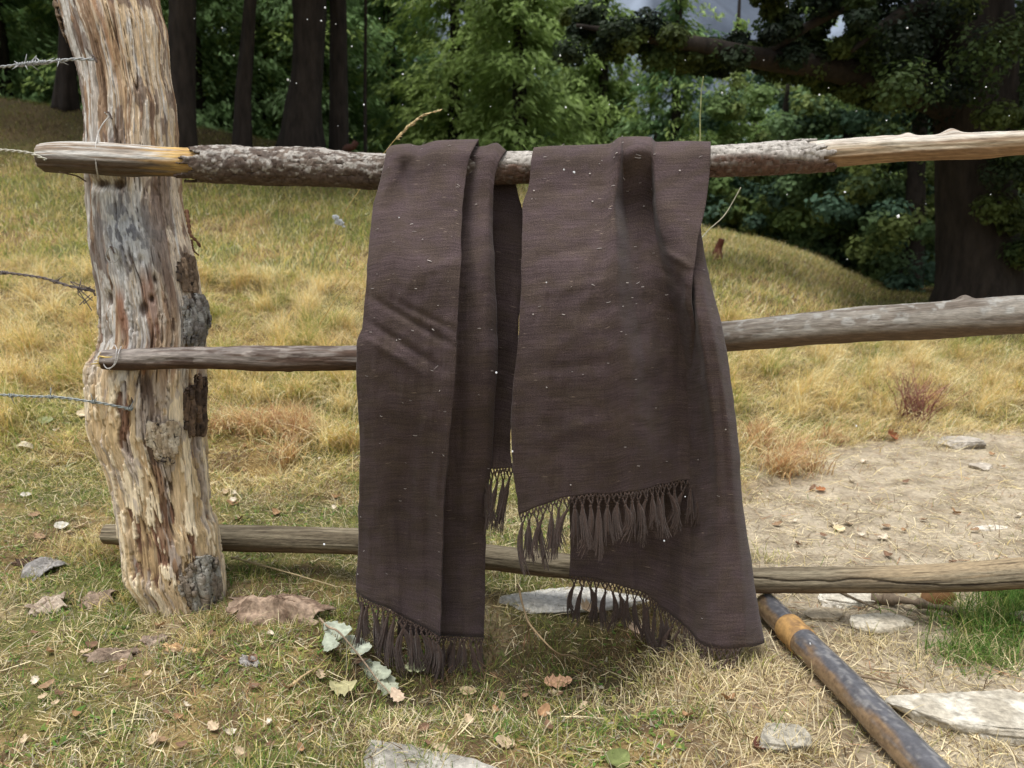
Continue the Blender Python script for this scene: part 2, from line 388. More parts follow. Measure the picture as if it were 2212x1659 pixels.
def log_mesh(name, c, v, col, mat, endcol, caps=(1, 1)):
    n, m = v.shape[:2]; vv = [v.reshape(-1, 3)]; cc = [col.reshape(-1, 3)]; f = [gridf(n, m, True)]; N = n*m; j = np.arange(m)
    for e, on in zip((0, n-1), caps):
        if not on: continue
        ring = v[e]; mid = ring.mean(0); d = (c[0]-c[3] if e == 0 else c[-1]-c[-4]); d = d/np.linalg.norm(d)
        jag = (vn(j*.7, 0, 0, 5)*.012)[:, None]*d
        vv += [mid+(ring-mid)*.97+jag*.3, mid+(ring-mid)*.5+d*.003+jag, mid[None]+d*.004]; cc += [np.tile(endcol, (2*m+1, 1))]
        o = e*m; a = (o+j, o+(j+1) % m); b1 = (N+j, N+(j+1) % m); b2 = (N+m+j, N+m+(j+1) % m)
        q1, q2 = np.stack([a[0], a[1], b1[1], b1[0]], -1), np.stack([b1[0], b1[1], b2[1], b2[0]], -1)
        q3 = np.stack([b2[0], b2[1], np.full(m, N+2*m)], -1)
        f += [q1, q2, q3] if e else [q1[:, ::-1], q2[:, ::-1], q3[:, ::-1]]
        N += 2*m+1
    return mesh_np(name, np.concatenate(vv), f, np.concatenate(cc), None, mat)
def bump_at(Q, cx, cz, items):
    d = 0
    for (px, ax, az, w, h) in items: d = d+h*np.exp(-((Q-px)/w)**2)*np.clip(cx*ax+cz*az, 0, 1)**6
    return d
# top rail: bare grey end, bark in the middle, bare tan wood on the right
TOPK = [(93, 341, YR(93), 28), (130, 340, YR(130), 31), (215, 343, YR(215), 33), (400, 352, YR(400), 31), (470, 356, YR(470), 31), (600, 360, YR(600), 32), (690, 362, YR(690), 31), (760, 368, YR(760), 29), (830, 371, YR(830), 29), (1000, 367, YR(1000), 27),
        (1120, 362, YR(1120), 25), (1300, 358, YR(1300), 24), (1540, 349, YR(1540), 24), (1700, 341, YR(1700), 26), (1800, 332, YR(1800), 28), (1950, 322, YR(1950), 27), (2040, 318, YR(2040), 27), (2212, 309, YR(2212), 25), (2700, 290, YR(2700), 24)]
def top_shape(Q, s, cx, cz):
    return (fbm(s*9, cx*2, cz*2, 301)-.5)*.008+(fbm(s*3, cx*6, cz*6, 302)-.5)*.006+bump_at(Q, cx, cz, [(1960, -.3, .95, 13, .008), (2055, -.2, .98, 20, .013), (1722, -.6, .8, 12, .006), (2015, -.95, .1, 8, -.006)])
c, v, Q, Sg, cx, cz, d = log_grid(TOPK, 760, 72, top_shape)
st = fbm(Sg*4, cx*7, cz*7, 311); st2 = fbm(Sg*12, cx*16, cz*16, 312)
lcol = mix(np.broadcast_to(lin(196, 192, 184), v.shape), lin(140, 118, 96), sm(.5, .68, st))
lcol = mix(lcol, lin(84, 66, 50), sm(.05, -.3, cz+(st-.5)*.9)*.9)  # dark brown underside: part stain, part shadow painted into the wood colour
lcol = mix(lcol, mix(np.broadcast_to(lin(204, 168, 100), v.shape), lin(176, 142, 96), sm(.45, .6, st2)), sm(330, 400, Q+(st-.5)*160)*sm(1.1, -.2, -cz-.3)*sm(1500, 1400, Q))
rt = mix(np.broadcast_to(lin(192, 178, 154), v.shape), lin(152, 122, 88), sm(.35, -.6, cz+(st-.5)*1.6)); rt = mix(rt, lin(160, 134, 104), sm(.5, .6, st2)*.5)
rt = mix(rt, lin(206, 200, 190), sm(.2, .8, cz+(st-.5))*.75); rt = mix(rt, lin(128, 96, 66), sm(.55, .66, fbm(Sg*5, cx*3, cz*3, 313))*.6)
rt = mix(rt, lin(92, 66, 44), np.exp(-((Q-2015)/9)**2)*np.clip(-cx, 0, 1)**8)
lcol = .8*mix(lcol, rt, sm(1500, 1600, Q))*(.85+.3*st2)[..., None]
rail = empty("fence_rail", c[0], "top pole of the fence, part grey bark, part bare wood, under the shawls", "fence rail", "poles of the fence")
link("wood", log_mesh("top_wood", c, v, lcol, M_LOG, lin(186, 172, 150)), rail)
BK = [k for k in TOPK if 405 <= k[0] <= 1800]
BK = [(385, 351.3, YR(385), 31)]+BK
def bark_shape(Q, s, cx, cz):
    pl = fbm(s*26, cx*2.6, cz*2.6, 321); pl2 = np.floor(pl*9)/9
    cr = np.abs(vn(s*55+2*pl, cx*4, cz*4, 323)-.5)
    return .0045+(pl2-.5)*.007+(fbm(s*70, cx*6, cz*6, 322)-.5)*.0035-.0025*sm(.06, .0, cr)+bump_at(Q, cx, cz, [(690, -.5, .8, 18, .012), (500, -.2, .95, 30, .004), (640, -.3, .9, 22, .006), (1722, -.6, .8, 14, .008), (1665, .2, .95, 20, .003), (560, -.8, -.5, 18, .006)])-.004*np.exp(-((Q-700)/7)**2)*np.clip(-cx, 0, 1)**8
c, v, Q, Sg, cx, cz, d = log_grid(BK, 900, 90, bark_shape)
pl = fbm(Sg*26, cx*2.6, cz*2.6, 321); fine = fbm(Sg*70, cx*7, cz*7, 332)
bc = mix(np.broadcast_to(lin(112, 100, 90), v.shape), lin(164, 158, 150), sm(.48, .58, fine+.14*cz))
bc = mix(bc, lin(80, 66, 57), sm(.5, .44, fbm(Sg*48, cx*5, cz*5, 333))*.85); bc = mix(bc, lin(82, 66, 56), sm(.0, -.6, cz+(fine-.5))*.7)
bc = mix(bc, lin(58, 46, 40), sm(.06, .0, np.abs(vn(Sg*55+2*pl, cx*4, cz*4, 323)-.5))*.8)
smooth_b = sm(1000, 1150, Q)                                     # birch-like smoother grey bark towards the right
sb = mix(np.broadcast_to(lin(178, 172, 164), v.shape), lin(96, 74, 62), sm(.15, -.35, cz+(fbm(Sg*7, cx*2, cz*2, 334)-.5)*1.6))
sb = mix(sb, lin(120, 112, 104), sm(.6, .7, vn(Sg*160, cx*3, cz*3, 336))*.5)
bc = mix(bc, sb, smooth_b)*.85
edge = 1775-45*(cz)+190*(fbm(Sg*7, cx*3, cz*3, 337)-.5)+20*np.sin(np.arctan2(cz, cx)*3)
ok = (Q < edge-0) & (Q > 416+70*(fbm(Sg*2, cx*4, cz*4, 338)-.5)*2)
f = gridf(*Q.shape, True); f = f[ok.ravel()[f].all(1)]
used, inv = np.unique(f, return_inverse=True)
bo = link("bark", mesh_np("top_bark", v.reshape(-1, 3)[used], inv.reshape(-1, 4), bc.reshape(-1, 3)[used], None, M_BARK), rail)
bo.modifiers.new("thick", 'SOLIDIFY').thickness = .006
# middle rail
MIDK = [(224, 777, 2.085, 20), (260, 777, 2.085, 22), (400, 773, 2.08, 23), (600, 775, 2.07, 27), (770, 774, 2.06, 27), (1100, 755, 2.05, 29), (1570, 727, 2.03, 33), (1750, 710, 2.02, 36), (1900, 699, 2.01, 39), (2100, 687, 2.0, 41), (2212, 680, 1.99, 42), (2700, 645, 1.96, 44)]
def mid_shape(Q, s, cx, cz):
    return (fbm(s*6, cx*2, cz*2, 341)-.5)*.007+(fbm(s*40, cx*5, cz*5, 342)-.5)*.003+bump_at(Q, cx, cz, [(540, -.9, .3, 14, .004), (640, -.7, .6, 18, .004), (2085, -.2, .98, 14, .012), (430, -.5, .8, 10, .004), (1850, -.3, .9, 40, .004), (530, -.2, .9, 40, .004), (625, -.2, -.95, 8, .005)])
c, v, Q, Sg, cx, cz, d = log_grid(MIDK, 900, 72, mid_shape)
a1, a2 = fbm(Sg*5, cx*2.5, cz*2.5, 351), fbm(Sg*50, cx*5, cz*5, 352)
mc = mix(np.broadcast_to(lin(152, 142, 134), v.shape), lin(104, 84, 72), sm(.45, .62, a1))
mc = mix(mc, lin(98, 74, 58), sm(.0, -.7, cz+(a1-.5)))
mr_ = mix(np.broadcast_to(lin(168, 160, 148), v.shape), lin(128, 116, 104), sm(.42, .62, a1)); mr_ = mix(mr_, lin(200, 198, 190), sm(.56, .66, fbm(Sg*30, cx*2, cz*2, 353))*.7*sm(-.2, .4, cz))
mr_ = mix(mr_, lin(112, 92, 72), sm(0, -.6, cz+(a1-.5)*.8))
mc = mix(mc, lin(176, 166, 156), sm(.54, .6, fbm(Sg*22, cx*2.2, cz*2.2, 354))*.6*sm(-.3, .3, cz)); mc = mix(mc, lin(78, 58, 48), sm(.56, .6, fbm(Sg*13, cx*3, cz*3, 355))*.6); mc = mix(mc, mr_, sm(1000, 1400, Q)); mc = mix(mc, lin(186, 172, 158), bump_at(Q, cx, cz, [(540, -.9, .3, 16, 1.)])*.7)
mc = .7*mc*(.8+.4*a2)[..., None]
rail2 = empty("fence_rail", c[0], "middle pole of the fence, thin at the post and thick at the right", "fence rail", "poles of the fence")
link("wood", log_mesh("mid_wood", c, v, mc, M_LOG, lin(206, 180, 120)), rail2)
mb = MB()                                                     # torn yellow splinters at the broken end
for q in range(9):
    p0 = P(228+rng.uniform(-3, 8), 777+rng.uniform(-15, 17), 2.075+rng.uniform(-.012, .012)); L_ = rng.uniform(.012, .04)
    p = np.stack([p0+np.array([.02, 0, 0]), p0, p0+np.array([-L_, rng.uniform(-.005, .005), rng.uniform(-.004, .006)])]); v_, f_ = tube(p, [.005, .004, .0012], 5)
    mb.add(v_, f_, lin(214, 186, 112)*rng.uniform(.7, 1.1))
link("splinter", mb.mesh("splinters", M_LOG), rail2)
# bottom rail
BOTK = [(228, 1153, 2.47, 20), (330, 1157, 2.46, 26), (480, 1162, 2.45, 28), (770, 1169, 2.38, 28), (1050, 1203, 2.29, 27), (1230, 1224, 2.24, 26), (1450, 1244, 2.18, 27), (1640, 1253, 2.13, 27), (1900, 1252, 2.09, 29), (2080, 1247, 2.06, 31), (2212, 1238, 2.03, 33), (2500, 1225, 1.98, 33)]
def bot_shape(Q, s, cx, cz):
    ck = np.abs(cz*.75+.2*cx-.35-.25*np.sin(Q/210)-(fbm(s*5, 0, 0, 361)-.5)*.5)
    return (fbm(s*4, cx*2, cz*2, 362)-.5)*.007+(fbm(s*7, cx*14, cz*14, 363)-.5)*.004-.006*sm(.06, .01, ck)*sm(1500, 1600, Q)
c, v, Q, Sg, cx, cz, d = log_grid(BOTK, 900, 96, bot_shape)
a1, a2 = fbm(Sg*5, cx*5, cz*5, 371), fbm(Sg*9, cx*26, cz*26, 372)
mc = mix(np.broadcast_to(lin(156, 144, 120), v.shape), lin(120, 108, 88), sm(.4, .6, a1))
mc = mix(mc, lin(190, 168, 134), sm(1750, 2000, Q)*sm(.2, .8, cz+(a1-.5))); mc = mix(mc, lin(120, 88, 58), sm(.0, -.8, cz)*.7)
mc = mix(mc, lin(64, 52, 42), sm(.38, .3, a2)*.7)
ck = np.abs(cz*.75+.2*cx-.35-.25*np.sin(Q/210)-(fbm(Sg*5, 0, 0, 361)-.5)*.5); mc = mix(mc, lin(60, 46, 36), sm(.05, .01, ck)*sm(1500, 1600, Q)*.8)
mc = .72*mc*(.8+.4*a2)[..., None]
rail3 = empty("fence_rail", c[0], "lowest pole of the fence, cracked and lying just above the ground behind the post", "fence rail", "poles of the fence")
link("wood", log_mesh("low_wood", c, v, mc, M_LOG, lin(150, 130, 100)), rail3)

# ------------------------------------------------------------------ shawls
def cloth_mat():
    m, t, bs, n = mat_new("woven_wool"); L = t.links.new
    uv = n.new("ShaderNodeUVMap")
    def nz(sx, sy, scale, det, seed):
        mp = n.new("ShaderNodeMapping"); mp.inputs["Scale"].default_value = (sx, sy, 1); mp.inputs["Location"].default_value = (seed, seed*.7, 0)
        L(uv.outputs[0], mp.inputs[0]); q = n.new("ShaderNodeTexNoise"); q.inputs["Scale"].default_value = scale; q.inputs["Detail"].default_value = det
        L(mp.outputs[0], q.inputs["Vector"]); return q.outputs[0]
    def rng_(s, a, b, c, d):
        r = n.new("ShaderNodeMapRange"); r.inputs[1].default_value = a; r.inputs[2].default_value = b; r.inputs[3].default_value = c; r.inputs[4].default_value = d
        L(s, r.inputs[0]); return r.outputs[0]
    def mul(a, b):
        q = n.new("ShaderNodeMath"); q.operation = 'MULTIPLY'; L(a, q.inputs[0]); L(b, q.inputs[1]); return q.outputs[0]
    weft = rng_(nz(13, 230, 1, 4, 0), .3, .7, .78, 1.22)
    warp = rng_(nz(380, 30, 1, 3, 5), .3, .7, .92, 1.08)
    fine = rng_(nz(380, 380, 1, 3, 9), .3, .7, .6, 1.4)
    band = rng_(nz(5, 14, 1, 5, 2), .3, .7, .84, 1.16)
    k = mul(mul(weft, warp), mul(fine, band))
    hue = n.new("ShaderNodeMix"); hue.data_type = 'RGBA'; hue.inputs["A"].default_value = (*lin(79, 67, 67), 1); hue.inputs["B"].default_value = (*lin(76, 65, 60), 1)
    L(rng_(nz(16, 22, 1, 5, 3), .4, .6, 0, 1), hue.inputs["Factor"])
    sc = n.new("ShaderNodeVectorMath"); sc.operation = 'SCALE'; L(hue.outputs["Result"], sc.inputs[0]); L(k, sc.inputs["Scale"])
    slub = rng_(nz(30, 260, 1, 1, 21), .735, .8, 0, .5)          # pale flecks spun into the yarn
    mx = n.new("ShaderNodeMix"); mx.data_type = 'RGBA'; L(slub, mx.inputs["Factor"]); L(sc.outputs[0], mx.inputs["A"]); mx.inputs["B"].default_value = (*lin(176, 158, 140), 1)
    L(mx.outputs["Result"], bs.inputs["Base Color"])
    bs.inputs["Roughness"].default_value = .95; bs.inputs["Specular IOR Level"].default_value = .1
    bs.inputs["Sheen Weight"].default_value = .1; bs.inputs["Sheen Roughness"].default_value = .4
    b = n.new("ShaderNodeBump"); b.inputs["Strength"].default_value = .6; b.inputs["Distance"].default_value = .0015
    L(k, b.inputs["Height"]); L(b.outputs[0], bs.inputs["Normal"])
    return m
M_CLOTH = cloth_mat()
M_YARN = mat_col("wool_yarn", .95, 260, .4, .3, .001, spec=.1, const=tuple(lin(72, 58, 51)), sheen=.15)

def sheet(lines, nu, nv, fold=None, prof=None):
    """lines: longitudinal lines, each a list of (px,row,d) keys, same count; lofted smoothly. returns grid (nv,nu,3)"""
    K = len(lines[0]); A = np.array(lines, float)                       # L,K,3
    t = np.linspace(0, K-1, nv)
    B = np.stack([pchip(np.arange(K), A[i], t) for i in range(len(lines))])   # L,nv,3
    wx = np.concatenate([[0], np.cumsum(np.maximum(np.abs(np.diff(A[:, 3:, 0].mean(1))), 4))])
    u = np.linspace(0, wx[-1], nu)
    G = np.swapaxes(pchip(wx, B, u), 0, 1)                              # nv,nu,3
    px, row, d = G[..., 0], G[..., 1], G[..., 2]
    lo = sm(400, 700, row); d = d+(fbm(px/70, row/150, 0, 401)-.5)*.008+(fbm(px/25, row/45, 0, 402)-.5)*.0035+(fbm(px/42, row/420, 0, 403)-.5)*.024*lo+(np.abs(vn(px/60+row/90, row/60, 0, 404)-.5)-.25)*.004
    px = px+(fbm(row/55, u[None, :]/60, 0, 405)-.5)*7*sm(330, 380, row); row = row+(fbm(px/40, 0, row/300, 406)-.5)*8*sm(900, 1000, row)
    if fold is not None: d = d+fold(px, row)
    if prof is not None: d = d+prof(row)
    return P(px, row, YR(px)+d)
def crease(items):
    def f(px, row):
        d = 0
        for (x0, y0, x1, y1, w_, a) in items:
            vx, vy = x1-x0, y1-y0; L2 = vx*vx+vy*vy
            tt = np.clip(((px-x0)*vx+(row-y0)*vy)/L2, 0, 1)
            dist = np.hypot(px-x0-tt*vx, row-y0-tt*vy)
            d = d+a*np.exp(-(dist/w_)**2)*np.sin(np.clip(tt, .03, .97)*math.pi)**.6
        return d
    return f
def add_sheets(name, sheets, parent):
    V, F, U, n = [], [], [], 0
    for q, G in enumerate(sheets):
        nv, nu = G.shape[:2]
        du = np.concatenate([np.zeros((nv, 1)), np.cumsum(np.linalg.norm(np.diff(G, axis=1), axis=2), axis=1)], 1)
        dv = np.concatenate([np.zeros((1, nu)), np.cumsum(np.linalg.norm(np.diff(G, axis=0), axis=2), axis=0)], 0)
        V.append(G.reshape(-1, 3)); U.append(np.stack([du+q*1.7, np.broadcast_to(dv.mean(1)[:, None], dv.shape)*.5+dv*.5+q*2.3], -1).reshape(-1, 2)); F.append(gridf(nv, nu)+n); n += nv*nu
    o = link(name, mesh_np(name, np.concatenate(V), np.concatenate(F), None, np.concatenate(U), M_CLOTH), parent)
    s = o.modifiers.new("thick", 'SOLIDIFY'); s.thickness = .0035; s.offset = 0
    return o
def resample(p, n):
    k = np.concatenate([[0], np.cumsum(np.linalg.norm(np.diff(p, axis=0), axis=1))]); x = np.linspace(0, k[-1], n)
    return np.stack([np.interp(x, k, p[:, c]) for c in range(3)], -1)
def fringe(parent, edge, n, length, seed, net=.020, sway=(0, 0), zmin=None, label=None):
    """knotted net along a hem and n hanging tassels"""
    r = np.random.default_rng(seed); E = resample(edge, 2*n+1); dn = np.array([0, -.12, -1.]); dn /= np.linalg.norm(dn)
    mb = MB()
    def th_(a, b, rad=.0021):
        m_ = (a+b)/2+r.normal(0, .0012, 3); v_, f_ = tube(np.stack([a, m_, b]), rad, 5); mb.add(v_, f_)
    k1 = []
    for i in range(2*n):                                              # first row of knots
        k1.append((E[i]+E[i+1])/2+dn*net*.5*r.uniform(.8, 1.2)+r.normal(0, .001, 3)); th_(E[i], k1[-1]); th_(E[i+1], k1[-1])
        v_, f_ = tube(np.stack([k1[-1]-dn*.003, k1[-1], k1[-1]+dn*.003]), [.0016, .0032, .0016], 6); mb.add(v_, f_)
    k2 = []
    for i in range(n):                                                # second row, a tassel below each
        k = (k1[2*i]+k1[2*i+1])/2+dn*net*.6*r.uniform(.8, 1.25)+r.normal(0, .0015, 3); k2.append(k); th_(k1[2*i], k, .002); th_(k1[2*i+1], k, .002)
        v_, f_ = tube(np.stack([k-dn*.004, k, k+dn*.005]), [.002, .0042, .0028], 6); mb.add(v_, f_)
    fo = link("fringe", mb.mesh("fringe_net", M_YARN), parent)
    if label: fo["label"] = label
    for i in range(n):
        L_ = length(i/(max(n-1, 1)))*r.uniform(.76, 1.12) if callable(length) else length*r.uniform(.85, 1.1)
        d = dn+np.array([sway[0]+r.normal(0, .12), sway[1]+r.normal(0, .06), 0]); tb = MB()
        bow = r.normal(0, .008); wd = r.uniform(.0045, .0075)
        def path(off, l, n_=7):
            t = np.linspace(0, 1, n_)[:, None]
            p = k2[i]+d*l*t+np.array([bow, 0, 0])*np.sin(t*math.pi)+off*sm(0, .35, t)+np.array([off[0]*1.5, off[1]*1.2, 0])*t**3
            if zmin is not None: p[:, 2] = np.maximum(p[:, 2], HT(p[:, 0], p[:, 1])+.004+.004*t[:, 0])
            return p
        v_, f_ = tube(path(np.zeros(3), L_*.86), np.array([.0026, .6*wd, .68*wd, .7*wd, .7*wd, .66*wd, .5*wd]), 7); tb.add(v_, f_)
        for q in range(28):
            a_ = r.uniform(0, 6.28); off = np.array([math.cos(a_)*wd*r.uniform(.55, 1.15), math.sin(a_)*wd*.75, 0])
            pp_ = path(off, L_*r.uniform(.78, 1.16)); tw = np.linspace(0, r.uniform(1.5, 4), 7)[:, None]; pp_ = pp_+np.concatenate([np.cos(tw+a_), np.sin(tw+a_), 0*tw], 1)*.0012
            v_, f_ = tube(pp_, np.linspace(.0013, .0007, 7), 4, False); tb.add(v_, f_)
        o = bpy.data.objects.new("tassel", tb.mesh("tassel", M_YARN)); C.objects.link(o); o.parent = fo
    return fo
def lint(parent, G, n, seed, big=.35):
    """white snow specks and short fibres caught on the wool"""
    r = np.random.default_rng(seed); nv, nu = G.shape[:2]
    N = np.cross(np.gradient(G, axis=1), np.gradient(G, axis=0)); N /= np.linalg.norm(N, axis=2)[..., None]+1e-12
    N = N*np.where(N[..., 1:2] > 0, -1, 1)
    for q in range(n):
        mb = MB(); i, j = r.integers(int(nv*.12), nv-3), r.integers(2, nu-3); p = G[i, j]+N[i, j]*.0032
        e = G[i, j+1]-G[i, j]; e /= np.linalg.norm(e); e = e+np.array([0, 0, r.normal(0, .5 if r.random() < .3 else .15)])
        l = r.uniform(.002, .009)*(1.6 if r.random() < .12 else 1); k = r.uniform(.00025, .0007)
        if r.random() < big*.2: l, k = .0018, .0014
        t = np.linspace(-.5, .5, 5)[:, None]; v_, f_ = tube(p+e*l*t+N[i, j]*.0012*np.sin(t*4+1), k, 5); mb.add(v_, f_, lin(214, 206, 200)*r.uniform(.45, 1.))
        link("lint", mb.mesh("lint", M_LINT), parent)
M_LINT = mat_col("lint_fibre", .9, 200, .1, 0)
# --- left shawl: main panel, narrower second panel, dark rear flap
def L_(*k): return list(k)
wrap = lambda px, top, d=-.05: [(px, top+52, .05), (px, top+22, .043), (px, top, .0), (px, top+30, -.040), (px, top+62, d)]
A = [
 wrap(836, 324)[:3]+[(832, 345, -.040), (824, 380, -.047), (803, 480, -.055), (792, 600, -.06), (784, 700, -.066), (771, 745, -.066), (772, 850, -.05), (777, 962, -.045), (776, 1134, -.045), (771, 1277, -.05)],
 wrap(846, 316)[:3]+[(846, 340, -.046), (840, 380, -.062), (822, 480, -.068), (812, 600, -.072), (806, 700, -.075), (796, 745, -.078), (797, 850, -.068), (800, 962, -.064), (800, 1134, -.066), (797, 1296, -.07)],
 wrap(882, 312)[:3]+[(880, 338, -.052), (870, 380, -.055), (858, 480, -.07), (850, 600, -.078), (846, 700, -.08), (840, 745, -.082), (842, 850, -.078), (842, 962, -.076), (840, 1134, -.078), (838, 1314, -.085)],
 wrap(905, 316)[:3]+[(905, 342, -.052), (905, 380, -.066), (905, 480, -.076), (900, 600, -.08), (896, 700, -.08), (890, 745, -.08), (890, 850, -.078), (888, 962, -.072), (888, 1134, -.076), (888, 1340, -.09)],
 wrap(945, 305)[:3]+[(950, 336, -.056), (950, 380, -.07), (950, 480, -.078), (944, 600, -.082), (940, 700, -.082), (938, 745, -.08), (935, 850, -.08), (930, 962, -.078), (926, 1134, -.08), (925, 1360, -.095)],
 wrap(990, 303)[:3]+[(992, 336, -.058), (986, 380, -.07), (982, 480, -.08), (978, 600, -.084), (972, 700, -.084), (970, 745, -.084), (965, 850, -.086), (955, 962, -.088), (946, 1134, -.092), (944, 1370, -.105)],
 wrap(1034, 302)[:3]+[(1016, 336, -.058), (1006, 386, -.066), (997, 491, -.078), (994, 600, -.084), (989, 700, -.086), (986, 745, -.088), (981, 850, -.09), (969, 962, -.094), (958, 1134, -.1), (952, 1375, -.11)]]
def foldA(px, row):
    f = crease([(800, 640, 985, 750, 9, .009), (835, 640, 985, 715, 8, .006), (790, 690, 960, 800, 9, .008), (790, 730, 930, 815, 9, -.006), (905, 900, 860, 1130, 22, .010), (960, 830, 905, 960, 18, -.006), (870, 345, 885, 440, 10, .012), (845, 345, 850, 420, 14, -.006), (900, 590, 1000, 560, 12, -.004), (815, 600, 815, 820, 14, -.006)])(px, row)
    return f
hangL = lambda row: -.095*sm(345, 620, row)+.18*sm(740, 1330, row)      # pushed out by the middle pole, falling back below it
hangR = lambda row: -.085*sm(345, 640, row)+.095*sm(700, 1200, row)
GA = sheet(A, 110, 260, foldA, hangL)
Bk = [
 [(1000, 352, .05), (1000, 330, .043), (1000, 312, .01), (1000, 338, -.03), (990, 380, -.03), (983, 480, -.03), (978, 600, -.032), (972, 700, -.035), (968, 760, -.04), (962, 850, -.04), (950, 962, -.04), (940, 1134, -.045), (935, 1372, -.06)],
 [(1030, 352, .05), (1030, 330, .043), (1030, 318, .004), (1026, 342, -.036), (1018, 380, -.036), (1006, 480, -.036), (1003, 600, -.036), (998, 700, -.04), (996, 760, -.044), (990, 850, -.042), (980, 962, -.04), (968, 1134, -.045), (964, 1374, -.06)],
 [(1052, 352, .05), (1052, 330, .043), (1050, 316, .0), (1047, 342, -.045), (1040, 384, -.052), (1036, 480, -.056), (1034, 600, -.054), (1034, 700, -.056), (1034, 760, -.06), (1030, 850, -.056), (1024, 962, -.052), (1012, 1134, -.055), (1010, 1375, -.07)],
 [(1078, 352, .05), (1078, 330, .043), (1072, 310, .0), (1062, 346, -.048), (1056, 388, -.052), (1054, 480, -.052), (1055, 600, -.044), (1058, 700, -.044), (1060, 760, -.048), (1056, 850, -.046), (1050, 962, -.04), (1038, 1134, -.048), (1034, 1376, -.064)],
 [(1094, 356, .05), (1096, 338, .04), (1093, 327, -.02), (1076, 358, -.046), (1067, 398, -.044), (1064, 480, -.036), (1068, 600, -.024), (1074, 700, -.024), (1074, 760, -.03), (1070, 850, -.03), (1063, 962, -.024), (1050, 1134, -.036), (1046, 1376, -.056)]]
Bk = [[q if q[1] < 420 else (q[0], q[1], q[2]+.02) for q in l] for l in Bk]
Bk = [[(q[0]-75, q[1], q[2] if q[1] < 345 else min(q[2]+.012, .03)) for q in Bk[0]]]+Bk      # runs on behind the main panel
GB = sheet(Bk, 80, 230, None, hangL)
Ck = [
 [(1010, 345, -.0), (1010, 325, .01), (1010, 350, .043), (1005, 400, .03), (1005, 480, .012), (1005, 600, -.004), (1010, 700, -.01), (1010, 850, -.012), (1012, 960, -.012), (1013, 1012, -.012)],
 [(1058, 345, -.0), (1060, 325, .01), (1060, 350, .043), (1060, 400, .03), (1062, 480, .006), (1070, 600, -.004), (1072, 700, -.01), (1072, 850, -.014), (1070, 960, -.014), (1070, 1012, -.016)],
 [(1082, 345, -.0), (1086, 330, .01), (1090, 355, .043), (1092, 400, .035), (1098, 480, .012), (1098, 600, .002), (1098, 700, -.004), (1096, 850, -.008), (1094, 960, -.008), (1094, 1011, -.01)],
 [(1094, 348, -.0), (1100, 340, .01), (1108, 365, .043), (1116, 405, .036), (1131, 480, .02), (1126, 600, .008), (1121, 700, .0), (1112, 850, -.004), (1103, 960, -.004), (1108, 1010, -.006)]]
GC = sheet(Ck, 50, 170)
o0 = P(940, 340, YR(940))
shL = empty("shawl", o0, "narrow bunched brown wool shawl nearest the post, hanging lowest to the grass", "shawl", "brown shawls over the top pole")
add_sheets("cloth", [GA, GB, GC], shL)
fringe(shL, GA[-1], 16, lambda t: .115+.01*t, 501, .018, zmin=0)
fringe(shL, GB[-1, 36:], 9, .115, 502, .018, zmin=0)
fringe(shL, GC[-1, 12:], 5, .115, 503, .028, (-.06, 0), label="short fringe of the rear flap")
lint(shL, GA, 56, 511); lint(shL, GB, 12, 512)
